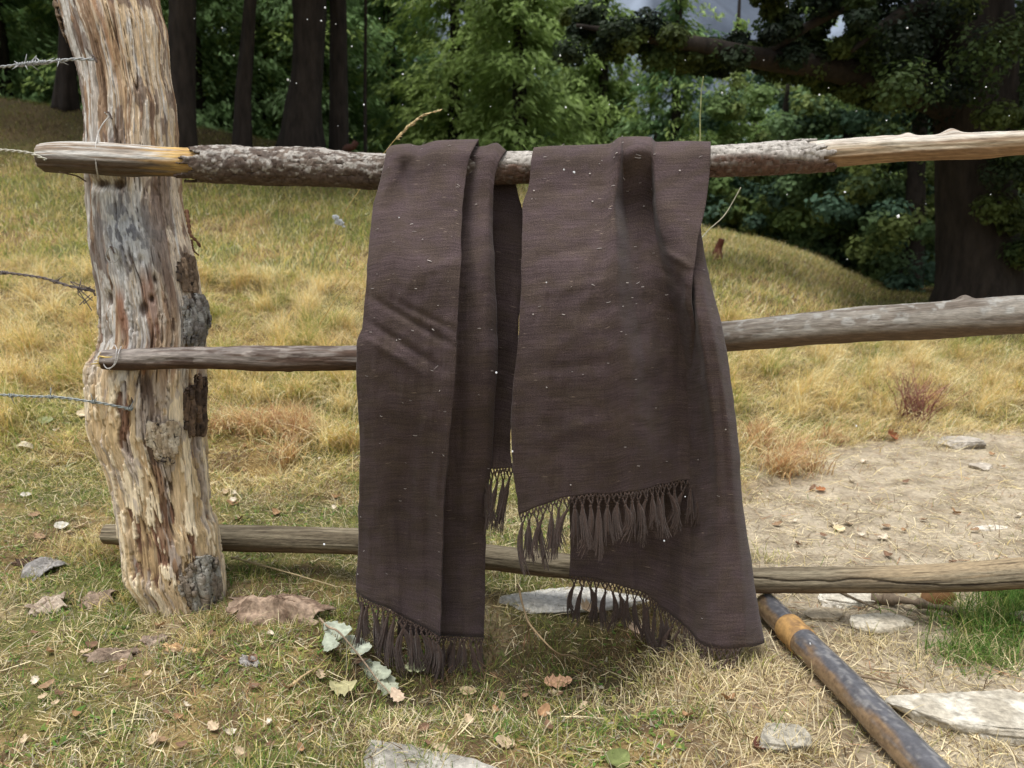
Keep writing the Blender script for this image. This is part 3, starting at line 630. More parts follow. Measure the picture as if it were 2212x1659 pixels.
# --- right shawl
DK = [
 [(1150, 372, .05), (1150, 342, .043), (1153, 320, .0), (1147, 350, -.042), (1143, 395, -.047), (1131, 452, -.05), (1127, 545, -.056), (1125, 640, -.06), (1121, 705, -.066), (1115, 785, -.07), (1104, 900, -.07), (1106, 990, -.075), (1123, 1110, -.08)],
 [(1180, 372, .05), (1180, 342, .043), (1185, 317, .0), (1182, 348, -.046), (1180, 395, -.058), (1172, 452, -.064), (1168, 545, -.072), (1164, 640, -.078), (1160, 705, -.084), (1156, 785, -.088), (1150, 900, -.092), (1152, 990, -.096), (1166, 1094, -.1)],
 [(1240, 372, .05), (1240, 342, .043), (1240, 315, .0), (1238, 346, -.048), (1236, 395, -.06), (1232, 452, -.07), (1230, 545, -.082), (1228, 640, -.09), (1226, 705, -.096), (1226, 785, -.1), (1224, 900, -.105), (1224, 990, -.108), (1230, 1073, -.11)],
 [(1310, 372, .05), (1310, 342, .043), (1315, 312, .0), (1312, 344, -.048), (1306, 395, -.062), (1300, 452, -.074), (1300, 545, -.09), (1300, 640, -.1), (1302, 705, -.106), (1308, 785, -.112), (1312, 900, -.118), (1314, 990, -.12), (1316, 1064, -.12)],
 [(1338, 372, .05), (1338, 342, .043), (1338, 298, -.004), (1338, 334, -.066), (1332, 395, -.064), (1330, 452, -.072), (1334, 545, -.086), (1336, 640, -.096), (1344, 705, -.102), (1356, 785, -.106), (1366, 900, -.108), (1374, 990, -.108), (1380, 1060, -.108)],
 [(1350, 372, .05), (1350, 342, .043), (1348, 297, -.004), (1347, 334, -.052), (1346, 395, -.03), (1352, 452, -.022), (1362, 545, -.036), (1372, 640, -.044), (1382, 705, -.05), (1396, 785, -.056), (1414, 900, -.058), (1428, 990, -.062), (1432, 1045, -.064)],
 [(1378, 372, .05), (1378, 342, .043), (1376, 296, -.004), (1378, 326, -.066), (1380, 395, -.034), (1388, 452, -.024), (1396, 545, -.018), (1412, 640, -.014), (1426, 705, -.016), (1440, 785, -.016), (1458, 900, -.02), (1474, 990, -.026), (1480, 1036, -.034)],
 [(1402, 372, .05), (1402, 342, .043), (1404, 297, -.004), (1406, 332, -.052), (1408, 395, -.03), (1410, 452, -.018), (1424, 545, -.03), (1446, 640, -.024), (1462, 705, -.01), (1478, 785, -.004), (1494, 900, -.008), (1506, 990, -.016), (1508, 1036, -.02)],
 [(1420, 372, .05), (1420, 342, .043), (1418, 308, .0), (1417, 340, -.05), (1416, 395, -.062), (1420, 452, -.066), (1446, 545, -.058), (1470, 640, -.046), (1484, 705, -.026), (1496, 785, .0), (1510, 900, .006), (1520, 990, -.004), (1520, 1036, -.008)],
 [(1480, 372, .05), (1480, 342, .043), (1480, 306, .0), (1478, 340, -.05), (1474, 395, -.064), (1470, 452, -.074), (1482, 545, -.072), (1484, 640, -.062), (1494, 705, -.036), (1506, 785, .006), (1520, 900, .014), (1528, 990, .004), (1530, 1036, .0)],
 [(1528, 372, .05), (1530, 342, .043), (1535, 307, .0), (1535, 334, -.046), (1530, 392, -.056), (1522, 452, -.064), (1503, 550, -.07), (1495, 640, -.066), (1502, 705, -.04), (1514, 785, .01), (1528, 900, .02), (1536, 990, .01), (1538, 1036, .006)]]
for i_, k_ in ((5, .9), (6, 1.), (7, .9), (8, .25)):
    DK[i_] = [q if q[1] < 360 else (q[0], q[1], q[2]+.04*k_*float(sm(360, 430, q[1]))) for q in DK[i_]]
for i_, k_ in ((4, 1.),):
    DK[i_] = [q if q[1] < 360 else (q[0]-6*float(sm(360, 430, q[1])), q[1], q[2]+.012*k_*float(sm(430, 640, q[1]))) for q in DK[i_]]
GD = sheet(DK, 220, 260, crease([(1150, 560, 1330, 520, 10, .003), (1140, 640, 1340, 600, 10, -.003), (1130, 420, 1330, 400, 12, .003), (1430, 540, 1500, 580, 8, -.008), (1430, 570, 1490, 640, 12, .008), (1160, 800, 1350, 780, 12, .003), (1140, 960, 1320, 900, 16, -.004), (1270, 330, 1250, 1040, 16, -.004), (1205, 330, 1190, 1040, 18, .004)]), hangR)
EK = [
 [(1236, 345, .0), (1236, 320, .01), (1236, 352, .043), (1236, 450, .05), (1234, 560, .05), (1234, 700, .045), (1234, 900, .03), (1232, 1080, .02), (1232, 1243, .01)],
 [(1300, 345, .0), (1300, 320, .01), (1300, 352, .043), (1300, 450, .05), (1300, 560, .05), (1302, 700, .045), (1306, 900, .03), (1308, 1080, .02), (1310, 1256, .006)],
 [(1370, 345, .0), (1370, 320, .01), (1370, 352, .043), (1370, 450, .05), (1370, 560, .05), (1376, 700, .045), (1384, 900, .03), (1384, 1080, .02), (1384, 1278, .004)],
 [(1420, 345, .0), (1420, 320, .01), (1420, 352, .043), (1420, 450, .05), (1424, 560, .045), (1432, 700, .04), (1440, 900, .026), (1438, 1080, .012), (1431, 1313, -.004)],
 [(1462, 345, .0), (1462, 320, .01), (1462, 352, .043), (1462, 450, .045), (1462, 560, .035), (1474, 700, .024), (1488, 900, .014), (1490, 1080, -.004), (1488, 1360, -.03)],
 [(1480, 345, .0), (1480, 320, .01), (1480, 352, .043), (1482, 450, .04), (1484, 560, .012), (1500, 700, -.014), (1522, 900, -.012), (1526, 1080, -.025), (1522, 1394, -.06)],
 [(1490, 345, .0), (1490, 320, .01), (1490, 352, .043), (1492, 450, .035), (1496, 560, -.01), (1514, 700, -.046), (1545, 900, -.045), (1556, 1080, -.05), (1560, 1402, -.085)],
 [(1498, 345, .0), (1498, 320, .01), (1498, 352, .043), (1500, 450, .035), (1506, 560, -.008), (1532, 700, -.044), (1566, 900, -.045), (1580, 1080, -.052), (1606, 1398, -.09)],
 [(1504, 345, .0), (1504, 320, .01), (1504, 352, .043), (1506, 450, .035), (1518, 560, .005), (1547, 700, -.018), (1580, 900, -.02), (1596, 1080, -.03), (1632, 1394, -.075)],
 [(1508, 345, .0), (1508, 320, .01), (1508, 352, .043), (1510, 450, .035), (1523, 565, .02), (1557, 700, .018), (1588, 900, .016), (1603, 1080, .008), (1650, 1386, -.045)],
 [(1506, 345, .0), (1506, 320, .01), (1506, 352, .043), (1508, 450, .04), (1519, 570, .035), (1552, 705, .045), (1582, 902, .045), (1596, 1080, .04), (1646, 1380, -.01)]]
for i_, k_ in ((5, .7), (6, 1.3), (7, 1.1), (8, .4)):
    EK[i_] = [q if q[1] < 600 else (q[0], q[1], q[2]-.016*k_) for q in EK[i_]]
EK = [[q if q[1] < 600 else (q[0], q[1], q[2]+(.03 if i_ < 4 else .012 if i_ == 4 else 0.)) for q in l] for i_, l in enumerate(EK)]
GE = sheet(EK, 150, 230, crease([(1520, 700, 1580, 1330, 10, -.005), (1545, 760, 1600, 1330, 8, .004), (1250, 1180, 1430, 1240, 20, .004), (1440, 1330, 1560, 1240, 14, -.006)]), hangR)
o1 = P(1340, 330, YR(1340))
shR = empty("shawl", o1, "wide brown wool shawl with a pleat at its top and two fringed layers", "shawl", "brown shawls over the top pole")
add_sheets("cloth", [GD, GE], shR)
kD = int(220*.86)
fringe(shR, GD[-1, 1:kD+24], 26, lambda t: .112-.03*t, 521, .026, label="fringe of the shorter front layer")
uE = np.abs(GE[-1, :, 0]-P(1590, 1385, YR(1590)-.05)[0]).argmin()
fringe(shR, GE[-1, 1:uE], 25, lambda t: .095+.0*t, 522, .026, (-.05, 0), zmin=0, label="fringe of the longer rear layer")
lint(shR, GD, 66, 531); lint(shR, GE, 12, 532)

# ------------------------------------------------------------------ water pipe
pts = [PZ(1655, 1306, .04), PZ(1690, 1342, .04), PZ(1748, 1400, .042), PZ(1850, 1502, .045), PZ(1935, 1592, .045), PZ(2020, 1680, .045), PZ(2230, 1900, .05), PZ(2500, 2180, .05)]
pc_ = curve(np.array(pts), 260)
pipe = empty("water_pipe", pts[2], "black plastic water pipe with an orange taped joint lying on the dirt", "pipe")
def pipe_part(name, i0, i1, rad, colf, seed, mat, m=40):
    p = pc_[i0:i1]; v_, f_ = tube(p, rad, m); n_ = len(p)
    th_ = np.tile(np.arange(m)*2*math.pi/m, n_); s_ = np.repeat(np.arange(i0, i1)*.006, m)
    c_ = colf(th_, s_, seed); c_ = np.concatenate([c_, c_[:1], c_[-1:]])
    return link(name, mesh_np(name, v_, f_, c_, None, mat), pipe)
def pipecol(th_, s_, seed):
    nz = fbm(np.cos(th_)*2.2+7, np.sin(th_)*2.2, s_*9, seed); n2_ = fbm(np.cos(th_)*8, np.sin(th_)*8, s_*40, seed+3)
    c = mix(np.broadcast_to(lin(86, 86, 90), (len(th_), 3)), lin(140, 138, 136), sm(.5, .7, n2_)*.6)
    mud = sm(-.05, .5, np.cos(th_)*.9-np.sin(th_)*.5+(nz-.5)*1.9-.05)              # caked mud on the lower left flank
    return mix(c, mix(np.broadcast_to(lin(138, 114, 86), c.shape), lin(110, 88, 64), sm(.4, .6, n2_)), mud*.9)
M_PIPE = mat_col("plastic_pipe", .22, 70, .25, .2, .0015, spec=.6)
rP = .0375
pipe_part("pipe_body", 0, 40, rP*.97, pipecol, 541, M_PIPE)
pipe_part("pipe_body", 44, 260, rP, pipecol, 545, M_PIPE)
tapec = lambda th_, s_, sd: mix(np.broadcast_to(lin(176, 138, 86), (len(th_), 3)), lin(138, 108, 74), sm(.45, .65, fbm(np.cos(th_)*3, np.sin(th_)*3, s_*25, sd)))
t_ = np.linspace(0, 1, 19); pipe_part("tape_band", 29, 48, rP*(1.06+.03*np.sin(t_*9)), tapec, 551, mat_col("joint_tape", .7, 90, .25, .4, .002))

# ------------------------------------------------------------------ stones
def ico(n=4):
    import bmesh
    bm = bmesh.new(); bmesh.ops.create_icosphere(bm, subdivisions=n, radius=1)
    v_ = np.array([q.co[:] for q in bm.verts]); f_ = np.array([[l.index for l in q.verts] for q in bm.faces]); bm.free(); return v_, f_
ICO5, ICO2 = ico(6), ico(1)
def stone(px, row, sx, sy, sz, sink, seed, cA, cB, label, rot=0, flat=.75, group=None, name="stone", ncut=11):
    r = np.random.default_rng(seed); u, f_ = ICO5; v_ = u.copy()
    p = np.sign(v_)*np.abs(v_)**.75; v_ = p/np.linalg.norm(p, axis=1)[:, None]**.5
    for q in range(ncut):
        nn = r.normal(0, 1, 3); nn[2] *= .5; nn /= np.linalg.norm(nn); dd = r.uniform(.62, .85)
        ex = np.maximum(v_@nn-dd, 0); v_ = v_-ex[:, None]*nn*.93
    v_[:, 2] = np.where(v_[:, 2] > flat*.6, flat*.6+(v_[:, 2]-flat*.6)*.15, v_[:, 2])
    S3 = np.array([sx, sy, sz]); w_ = v_*S3
    n_ = fbm(w_[:, 0]*14+seed, w_[:, 1]*14, w_[:, 2]*30, 561); n2_ = fbm(w_[:, 0]*60, w_[:, 1]*60, w_[:, 2]*110+seed, 563)
    w_ = w_*(1+(n_-.5)*.22)[:, None]+u*((n2_-.5)*.007)[:, None]
    led = np.abs(vn(w_[:, 2]*70+seed, w_[:, 0]*4, w_[:, 1]*4, 565)-.5); w_ = w_-u*np.array([1, 1, .3])*(sm(.09, .02, led)*.004)[:, None]
    ca, sa = math.cos(rot), math.sin(rot); w_[:, :2] = w_[:, :2]@np.array([[ca, sa], [-sa, ca]])
    g_ = ground_pt(px, row)
    cc = mix(mix(np.broadcast_to(cA, w_.shape), cB, sm(.4, .62, n_)), cB*.6, sm(.56, .7, n2_)*.6)
    cc = mix(cc, lin(120, 100, 74), sm(-.1, -.8, u[:, 2])*.6)
    o = link(name, mesh_np(name, w_, f_, cc, None, M_STONE)); o.location = g_+np.array([0, 0, sz*.5-sink-.004])
    return tag(o, label, "stone", group)
WH, GY, TN = lin(200, 196, 186), lin(176, 172, 162), lin(190, 176, 150)
stone(2130, 1556, .235, .105, .055, .016, 1, lin(198, 192, 178), lin(166, 158, 142), "large pale flat stone right of the pipe, the biggest in view", .0)
stone(1250, 1306, .26, .085, .03, .008, 2, WH, lin(196, 194, 188), "long whitish slab lying under the fence between the two shawls", -.04)
stone(1905, 1352, .105, .055, .035, .01, 3, lin(208, 200, 182), lin(186, 176, 156), "pale rounded flat stone between pipe and lowest pole", .1)
stone(1830, 1308, .13, .045, .034, .006, 4, lin(214, 208, 194), lin(190, 182, 166), "whitish stone tucked beneath the lowest pole right of the pipe", .0)
stone(1775, 1336, .07, .04, .026, .008, 8, lin(194, 182, 160), lin(170, 156, 132), "small tan stone touching the far end of the pipe", .3)
stone(1690, 1606, .07, .055, .05, .036, 5, lin(158, 152, 138), lin(128, 124, 114), "grey half buried stone left of the pipe", .3, 1.1)
stone(955, 1676, .27, .075, .04, .02, 6, lin(168, 164, 154), lin(134, 130, 122), "grey slab in the turf at the bottom centre of the photo", -.42, .6)
stone(2070, 962, .14, .09, .055, .02, 7, lin(172, 164, 152), lin(140, 132, 120), "grey stone at the edge of the dirt path below the dry shrub", .2)
stone(2120, 1012, .06, .05, .03, .012, 9, lin(196, 188, 176), lin(160, 150, 136), "small stone in the path just in front of the grey one", .2)
stone(2140, 1142, .075, .03, .012, .006, 10, WH, lin(200, 192, 178), "flat white stone flake on the open dirt path", .25)
stone(2216, 1362, .04, .05, .07, .02, 12, lin(150, 140, 124), lin(122, 112, 98), "brownish stone in the green grass at the right edge", .2)
# bits of rotten wood under the lowest pole
def stick(name, pts, r_, colr, label, cat, n=40, rough=.35, parent=None, group=None, seed=0):
    p = curve(np.array(pts, float), n); p = p+ (np.stack([fbm(np.arange(n)*.14, k*9.1, seed, 571) for k in range(3)], -1)-.5)*min(r_, .03)*1.2
    v_, f_ = tube(p, r_*np.linspace(1, .55, n)*(1+rough*(vn(np.arange(n)*.3, seed, 0, 573)-.5)), 9)
    o0_ = p.mean(0); o = link(name, mesh_np(name, v_-(0 if parent is not None else o0_), f_, np.tile(colr, (len(v_), 1)), None, M_TWIG), parent)
    if parent is None: o.location = o0_; tag(o, label, cat, group)
    return o
def G_(px, row, h=0.): p = ground_pt(px, row); return p+np.array([0, 0, h])
stick("branch", [G_(1880, 1306, .02), G_(1960, 1320, .03), G_(2050, 1336, .02), G_(2110, 1346, .01)], .016, lin(112, 98, 82), "rotten grey branch under the lowest pole beside the brown leaf", "branch", 50, .9)
stick("branch", [G_(1800, 1296, .03), G_(1850, 1316, .03), G_(1900, 1330, .01)], .005, lin(96, 84, 68), "thin stick leaning across the whitish stone under the lowest pole", "branch")
stick("branch", [G_(1845, 1478, .015), G_(1900, 1490, .02), G_(1960, 1496, .012)], .004, lin(120, 104, 84), "thin stick behind the pipe above the large flat stone", "branch")
stick("twig", [G_(1118, 1290, .03), P(1140, 1340, 1.93), P(1190, 1400, 1.86), G_(1250, 1440, .02), G_(1290, 1452, .01)], .0035, lin(136, 116, 88), "bent dry twig on the turf between the shawls", "twig", 50)
stick("twig", [G_(262, 1659, .005), P(275, 1600, 1.56), P(288, 1550, 1.6), P(297, 1506, 1.64)], .0022, lin(206, 196, 150), "upright pale straw stem at the bottom left", "grass stem")
stick("branch", [G_(500, 1225, .03), G_(620, 1258, .03), G_(730, 1285, .02)], .0035, lin(176, 158, 122), "pale thin straight stick behind the bark piece at the foot of the post", "branch")
stick("branch", [G_(620, 1500, .01), G_(650, 1478, .015), G_(690, 1452, .012)], .004, lin(176, 152, 116), "short tan stick beside the leafy sprig", "branch")

# ------------------------------------------------------------------ fallen bark, leaves
def bark_piece(px, row, wx, wy, rot, seed, cA, cB, label, lift=.008, bend=.25):
    r = np.random.default_rng(seed); nr, na = 16, 64
    th_ = np.linspace(0, 2*math.pi, na, endpoint=False)
    R_ = (np.abs(np.cos(th_))**2.6+np.abs(np.sin(th_))**2.6)**(-1/2.6)
    R_ = R_*(1+.6*(fbm(np.cos(th_)*2+seed, np.sin(th_)*2, 0, 581)-.5)+.55*(vn(np.cos(th_)*7, np.sin(th_)*7+seed, 0, 582)-.5))
    rr = np.linspace(0, 1, nr)[:, None]
    x, y = rr*R_*np.cos(th_), rr*R_*np.sin(th_)
    z = bend*wy*(-(y**2))++.34*wx*(fbm(x*1.8+seed, y*1.8, 0, 583)-.5)
    lay = np.floor(fbm(x*2.2+seed, y*6, 0, 584)*7)/7; fib = fbm(x*4+seed, y*26, 0, 585)
    z = z+(lay-.5)*.014+(fib-.5)*.005
    v_ = np.stack([x*wx/2, y*wy/2, z], -1).reshape(-1, 3)
    c_ = mix(np.broadcast_to(cA, v_.shape), cB, sm(.42, .6, lay.ravel()+.3*(fib.ravel()-.5)))*(.7+.6*fib.ravel())[:, None]
    o = link("bark_piece", mesh_np("bark_piece", v_, gridf(nr, na, True), c_, None, M_BARK))
    s_ = o.modifiers.new("thick", 'SOLIDIFY'); s_.thickness = .004; s_.offset = -1
    o.location = ground_pt(px, row)+np.array([0, 0, lift+bend*wy*.4]); o.rotation_euler = (R(r.uniform(2, 14)), R(r.uniform(-8, 8)), rot)
    return tag(o, label, "bark")
gb, bb, tb_ = lin(140, 136, 132), lin(116, 100, 86), lin(170, 150, 128)
bark_piece(98, 1240, .10, .13, -.5, 1, gb, lin(126, 122, 118), "grey cracked slab of bark left of the post, farther than the pale one", .012)
bark_piece(104, 1316, .10, .10, .7, 2, lin(168, 154, 138), lin(136, 120, 104), "pale brown jagged bark piece at the far left of the turf, nearest of three")
bark_piece(214, 1302, .10, .08, .1, 3, lin(142, 124, 106), bb, "brown bark piece close to the left foot of the post")
bark_piece(56, 1224, .07, .05, .2, 9, lin(86, 64, 52), lin(64, 50, 42), "dark reddish brown scrap of bark at the left behind the grey slab")
bark_piece(606, 1342, .27, .11, -.1, 4, lin(160, 138, 118), lin(112, 92, 76), "largest curled pinkish brown bark sheet just right of the post", .02, .5)
bark_piece(246, 1428, .12, .06, .5, 5, lin(142, 124, 108), lin(112, 96, 82), "fibrous brown bark strip in the turf in front of the post", .004)
bark_piece(336, 1392, .06, .05, .2, 6, lin(162, 142, 126), bb, "small brown bark scrap right at the front of the post", .003)
bark_piece(540, 1440, .055, .04, -.4, 7, lin(152, 148, 144), lin(122, 116, 110), "small grey bark chip between post and leafy sprig", .003)
bark_piece(398, 1412, .10, .03, -.15, 8, lin(196, 166, 122), lin(160, 128, 92), "splintered yellowish wood chip in front of the post", .003)
bark_piece(1690, 1380, .07, .05, .4, 10, lin(130, 110, 90), lin(98, 80, 66), "crumpled brown bark scrap touching the low corner of the wide shawl", .004)
def leaf_v(L, W, lobes, curl, fold, seed, cT, vein=.25):
    nt_, ns = 26, 7; t = np.linspace(0, 1, nt_)[:, None]; s = np.linspace(-1, 1, ns)[None, :]
    hw = W/2*np.sin(np.clip(t, .0, 1)**.8*math.pi)**.65*(1+lobes*(.22*np.sin(t*24+seed)+.10*np.sin(t*57+seed*2)))
    x = t*L-L/2+0*s; y = hw*s*(1+.12*(vn(t*9, s*2, seed, 591)-.5))
    z = fold*np.abs(y)+curl*L*((t-.5)**2*2-.2)+(fbm(t*5, s*2+seed, 0, 592)-.5)*L*.14*np.abs(s)
    c_ = np.broadcast_to(cT, (nt_, ns, 3))*(.82+.36*vn(t*7, s*3, seed, 593))[..., None]
    c_ = c_*(1+vein*(np.abs(s) < .1))[..., None]*np.ones((nt_, ns, 1))
    return np.stack([x, y, z], -1).reshape(-1, 3), gridf(nt_, ns), c_.reshape(-1, 3)
def rotm(rx, ry, rz):
    cx, sx, cy, sy, cz, sz = math.cos(rx), math.sin(rx), math.cos(ry), math.sin(ry), math.cos(rz), math.sin(rz)
    return np.array([[cz, -sz, 0], [sz, cz, 0], [0, 0, 1]])@np.array([[cy, 0, sy], [0, 1, 0], [-sy, 0, cy]])@np.array([[1, 0, 0], [0, cx, -sx], [0, sx, cx]])
def leaf(px, row, L, W, rz, c_, label, lobes=1, curl=.3, fold=.4, seed=1, tilt=(0, 0), h=.012, group=None):
    v_, f_, cc = leaf_v(L, W, lobes, curl, fold, seed, c_)
    o = link("fallen_leaf", mesh_np("fallen_leaf", v_, f_, cc, None, M_LEAF)); o.location = ground_pt(px, row)+np.array([0, 0, h]); o.rotation_euler = (tilt[0], tilt[1], rz)
    return tag(o, label, "leaf", group)
leaf(2030, 1312, .12, .085, .2, lin(104, 74, 44), "large brown dry leaf propped under the right end of the lowest pole", 1, -.3, -.5, 3, (.8, 0), .035)
leaf(1924, 952, .10, .07, .6, lin(132, 80, 54), "rusty orange leaf standing at the edge of the path below the dry shrub", 1, .3, .6, 4, (.9, .2), .03)
leaf(1986, 938, .05, .04, 1.2, lin(136, 84, 56), "small rusty leaf right of the larger orange one", 1, .3, .6, 5, (.4, .2), .012)
leaf(1772, 1063, .05, .035, .3, lin(146, 94, 58), "small orange leaf on the path nearest the edge of the wide shawl", 1, .3, .5, 6, (.3, 0), .01)
leaf(1272, 1345, .06, .06, .5, lin(196, 172, 142), "pale star shaped leaf on the turf beneath the hanging rear fringe", 1, .4, .5, 7, (.3, .2), .03)
leaf(1382, 1388, .075, .05, .1, lin(196, 172, 146), "pale pinkish crumpled leaf on the turf left of the low shawl corner", 1, .4, .6, 8, (.2, .1), .03)
leaf(902, 1470, .075, .035, .25, lin(176, 180, 140), "pale green leaf lying at the tips of the low left fringe", 1, .3, .3, 9, (.35, 0), .03)
leaf(1012, 1505, .05, .03, -.3, lin(188, 168, 134), "tan dry leaf on the turf below the narrow shawl", 0, .4, .5, 10, (.2, 0), .012)
leaf(1205, 1490, .08, .05, .2, lin(184, 146, 116), "pinkish tan leaf on the lip of the hollow between the shawls", 1, .3, .4, 11, (.2, 0), .014)
leaf(1335, 1655, .06, .05, .7, lin(104, 112, 66), "olive green leaf at the bottom edge right of the grey slab", 0, .3, .4, 12, (.25, 0), .012)
leaf(1812, 1150, .05, .04, .2, lin(200, 182, 146), "cream leaf lying alone on the trodden path right of the wide shawl", 1, .3, .4, 13, (.3, 0), .01)
leaf(1640, 1620, .05, .03, .9, lin(98, 60, 50), "dark red leaf in the turf beside the half buried stone", 0, .3, .5, 14, (.3, 0), .008)
leaf(100, 918, .07, .05, .4, lin(158, 166, 128), "pale green leaf in the dry grass at the far left under the lowest wire", 0, .3, .3, 15, (.5, 0), .02)
leaf(52, 975, .10, .05, -.1, lin(190, 180, 160), "white curled leaf at the left edge of the dry slope", 0, -.4, .4, 16, (.3, 0), .02)
leaf(180, 905, .06, .05, .8, lin(206, 190, 162), "pale leaf in the dry grass touching the left side of the post", 0, .3, .4, 17, (.5, 0), .02)
leaf(58, 1078, .045, .03, .2, lin(186, 180, 168), "small white leaf scrap in the grass at the left below the curled one", 0, .3, .4, 18, (.3, 0), .014)
leaf(134, 1146, .05, .04, .5, lin(190, 186, 174), "small white leaf scrap left of the end of the lowest pole", 0, .3, .4, 19, (.4, 0), .014)
leaf(1690, 1360, .04, .03, .5, lin(130, 100, 72), "small brown leaf by the pipe end under the shawl corner", 0, .3, .4, 20, (.2, 0), .012)
spr = empty("leafy_sprig", ground_pt(770, 1440), "fallen sprig with pale green curled leaves lying left of the low fringe", "sprig")
stick("twig", [G_(690, 1352, .02), G_(722, 1392, .045), G_(772, 1446, .04), G_(820, 1500, .03), G_(862, 1532, .01)], .0032, lin(150, 132, 112), None, None, 40, .3, spr)
for q, (px, row, L_l, W_l, rz, c_, tl) in enumerate([(732, 1384, .085, .058, -.15, (168, 174, 156), .45), (714, 1420, .08, .04, -1.1, (158, 164, 146), .3), (772, 1424, .105, .052, -.42, (174, 180, 162), .5), (770, 1424, .1, .05, -.5, (84, 66, 52), -.2),
                                                      (812, 1476, .11, .055, -.5, (164, 170, 150), .45), (838, 1504, .10, .05, -.9, (168, 172, 150), .35), (742, 1506, .07, .05, .3, (166, 160, 120), .2), (860, 1528, .06, .03, -.9, (196, 174, 150), .3)]):
    v_, f_, cc = leaf_v(L_l, W_l, .7, .35, -.35, 20+q, lin(*c_), .2); p = ground_pt(px, row)+np.array([0, 0, .035 if q not in (3,) else .014])
    link("leaf", mesh_np("sprig_leaf", v_@rotm(tl, .12, rz).T+p, f_, cc, None, M_LEAF), spr)
# leaf litter: small scraps, one object each, alike within their patch
lit = [leaf_v(.05, .03, k % 2, .3+.1*k, .4, 30+k, lin(*c_)) for k, c_ in enumerate([(140, 114, 88), (180, 160, 132), (118, 92, 72), (196, 184, 164), (150, 118, 86)])]
litm = [mesh_np("leaf_scrap", *q[:2], q[2], None, M_LEAF) for q in lit]
def scatter_leaves(n, x0, x1, r0, r1, label, group, smin, smax):
    for q in range(n):
        o = bpy.data.objects.new("fallen_leaf", random.choice(litm)); C.objects.link(o)
        o.location = ground_pt(random.uniform(x0, x1), random.uniform(r0, r1))+np.array([0, 0, .012]); s_ = random.uniform(smin, smax); o.scale = (s_,)*3
        o.rotation_euler = (random.uniform(-.5, .6), random.uniform(-.4, .4), random.uniform(0, 6.28)); tag(o, label, "leaf", group)
scatter_leaves(46, 20, 740, 1350, 1650, "small dry leaf scrap in the short turf in front of the post", "leaf scraps in the turf", .35, .8)
scatter_leaves(20, 900, 1600, 1500, 1650, "small dry leaf scrap in the turf in front of the shawls", "leaf scraps before the shawls", .4, .9)
scatter_leaves(26, 1650, 2200, 960, 1230, "small dry leaf scrap lying on the dirt path behind the lowest pole", "leaf scraps on the path", .5, 1.)
scatter_leaves(24, 440, 770, 400, 560, "small pale leaf scrap on the dry slope right of the post", "leaf scraps on the slope", .6, 1.2)
scatter_leaves(18, 0, 180, 880, 1180, "small dry leaf scrap in the grass left of the post", "leaf scraps left of the post", .5, 1.1)
scatter_leaves(14, 480, 770, 960, 1140, "small dry leaf scrap in the grass between post and narrow shawl", "leaf scraps right of the post", .5, 1.)

# ------------------------------------------------------------------ barbed wires and ties on the post
def wire(pts, label, colr, barbs=(), seed=0, r_=.002):
    p = curve(np.array(pts, float), 180); o0_ = p[-1]; e = empty("barbed_wire", o0_, label, "wire", "barbed wires left of the post"); mb = MB()
    for ph in (0, math.pi):
        v_, f_ = tube(twist(p, .0023, .04, ph), r_, 6, False); mb.add(v_, f_, colr)
    link("strand", mb.mesh("wire_strand", M_WIRE), e); r = np.random.default_rng(seed)
    for b_ in barbs:
        i = int(np.abs(p[:, 0]-P(b_, 400, p[90, 1])[0]).argmin()); q = p[min(i, 178)]; mb = MB(); t = np.linspace(0, 2*math.pi*2.2, 30)[:, None]
        loop = q+np.concatenate([(t/13-.5)*.012, .0045*np.cos(t), .0045*np.sin(t)], 1); v_, f_ = tube(loop, .0018, 5); mb.add(v_, f_, colr)
        for s_ in (-1, 1):
            d_ = r.normal(0, 1, 3)*[.6, .5, 1]; d_ /= np.linalg.norm(d_); v_, f_ = tube(np.stack([q, q+d_*s_*.012, q+d_*s_*.026]), [.0018, .0016, .0006], 5); mb.add(v_, f_, colr)
        link("barb", mb.mesh("wire_barb", M_WIRE), e)
    return e
gal, rst = lin(150, 152, 152), lin(92, 82, 80)
wire([P(-420, 165, 2.3), P(-150, 156, 2.2), P(0, 145, 2.13), P(90, 135, 2.1), P(160, 128, 2.1), P(208, 129, 2.115)], "top grey barbed wire with a thick coil of twisted barbs, stapled to the post", gal, (105, 118, 130, 142, 155, 165, 192), 1)
wire([P(-420, 330, 2.3), P(-150, 318, 2.15), P(0, 324, 2.08), P(60, 330, 2.06), P(100, 345, 2.045)], "pale barbed wire ending at the cut end of the top pole", lin(170, 166, 150), (-60,), 2)
wire([P(-420, 560, 2.3), P(-150, 575, 2.2), P(0, 588, 2.14), P(90, 600, 2.11), P(150, 618, 2.1), P(205, 628, 2.115)], "dark rusty barbed wire curling at the left of the post between the upper poles", rst, (15, 140, 186, 200), 3)
wire([P(-420, 840, 2.3), P(-150, 850, 2.2), P(0, 853, 2.13), P(100, 857, 2.1), P(200, 868, 2.1), P(285, 884, 2.09)], "lowest grey barbed wire nailed to the front of the post", lin(136, 142, 140), (2, 95, 190, 270), 4)
def loopwire(name, pts, r_, colr, parent, n=60):
    v_, f_ = tube(curve(np.array(pts, float), n), r_, 6); return link(name, mesh_np(name, v_, f_, np.tile(colr, (len(v_), 1)), None, M_WIRE), parent)
Yt = float(YR(208))
loopwire("tie_wire", [P(238, 250, 2.115), P(222, 268, 2.1), P(212, 290, 2.09), P(207, 312, 2.06), P(206, 330, Yt-.035), P(207, 350, Yt-.042), P(210, 372, Yt-.03), P(212, 384, Yt+.02)], .0018, lin(176, 172, 166), post)
loopwire("tie_wire", [P(238, 250, 2.113), P(228, 245, 2.11), P(226, 243, 2.105)], .0016, lin(176, 172, 166), post)
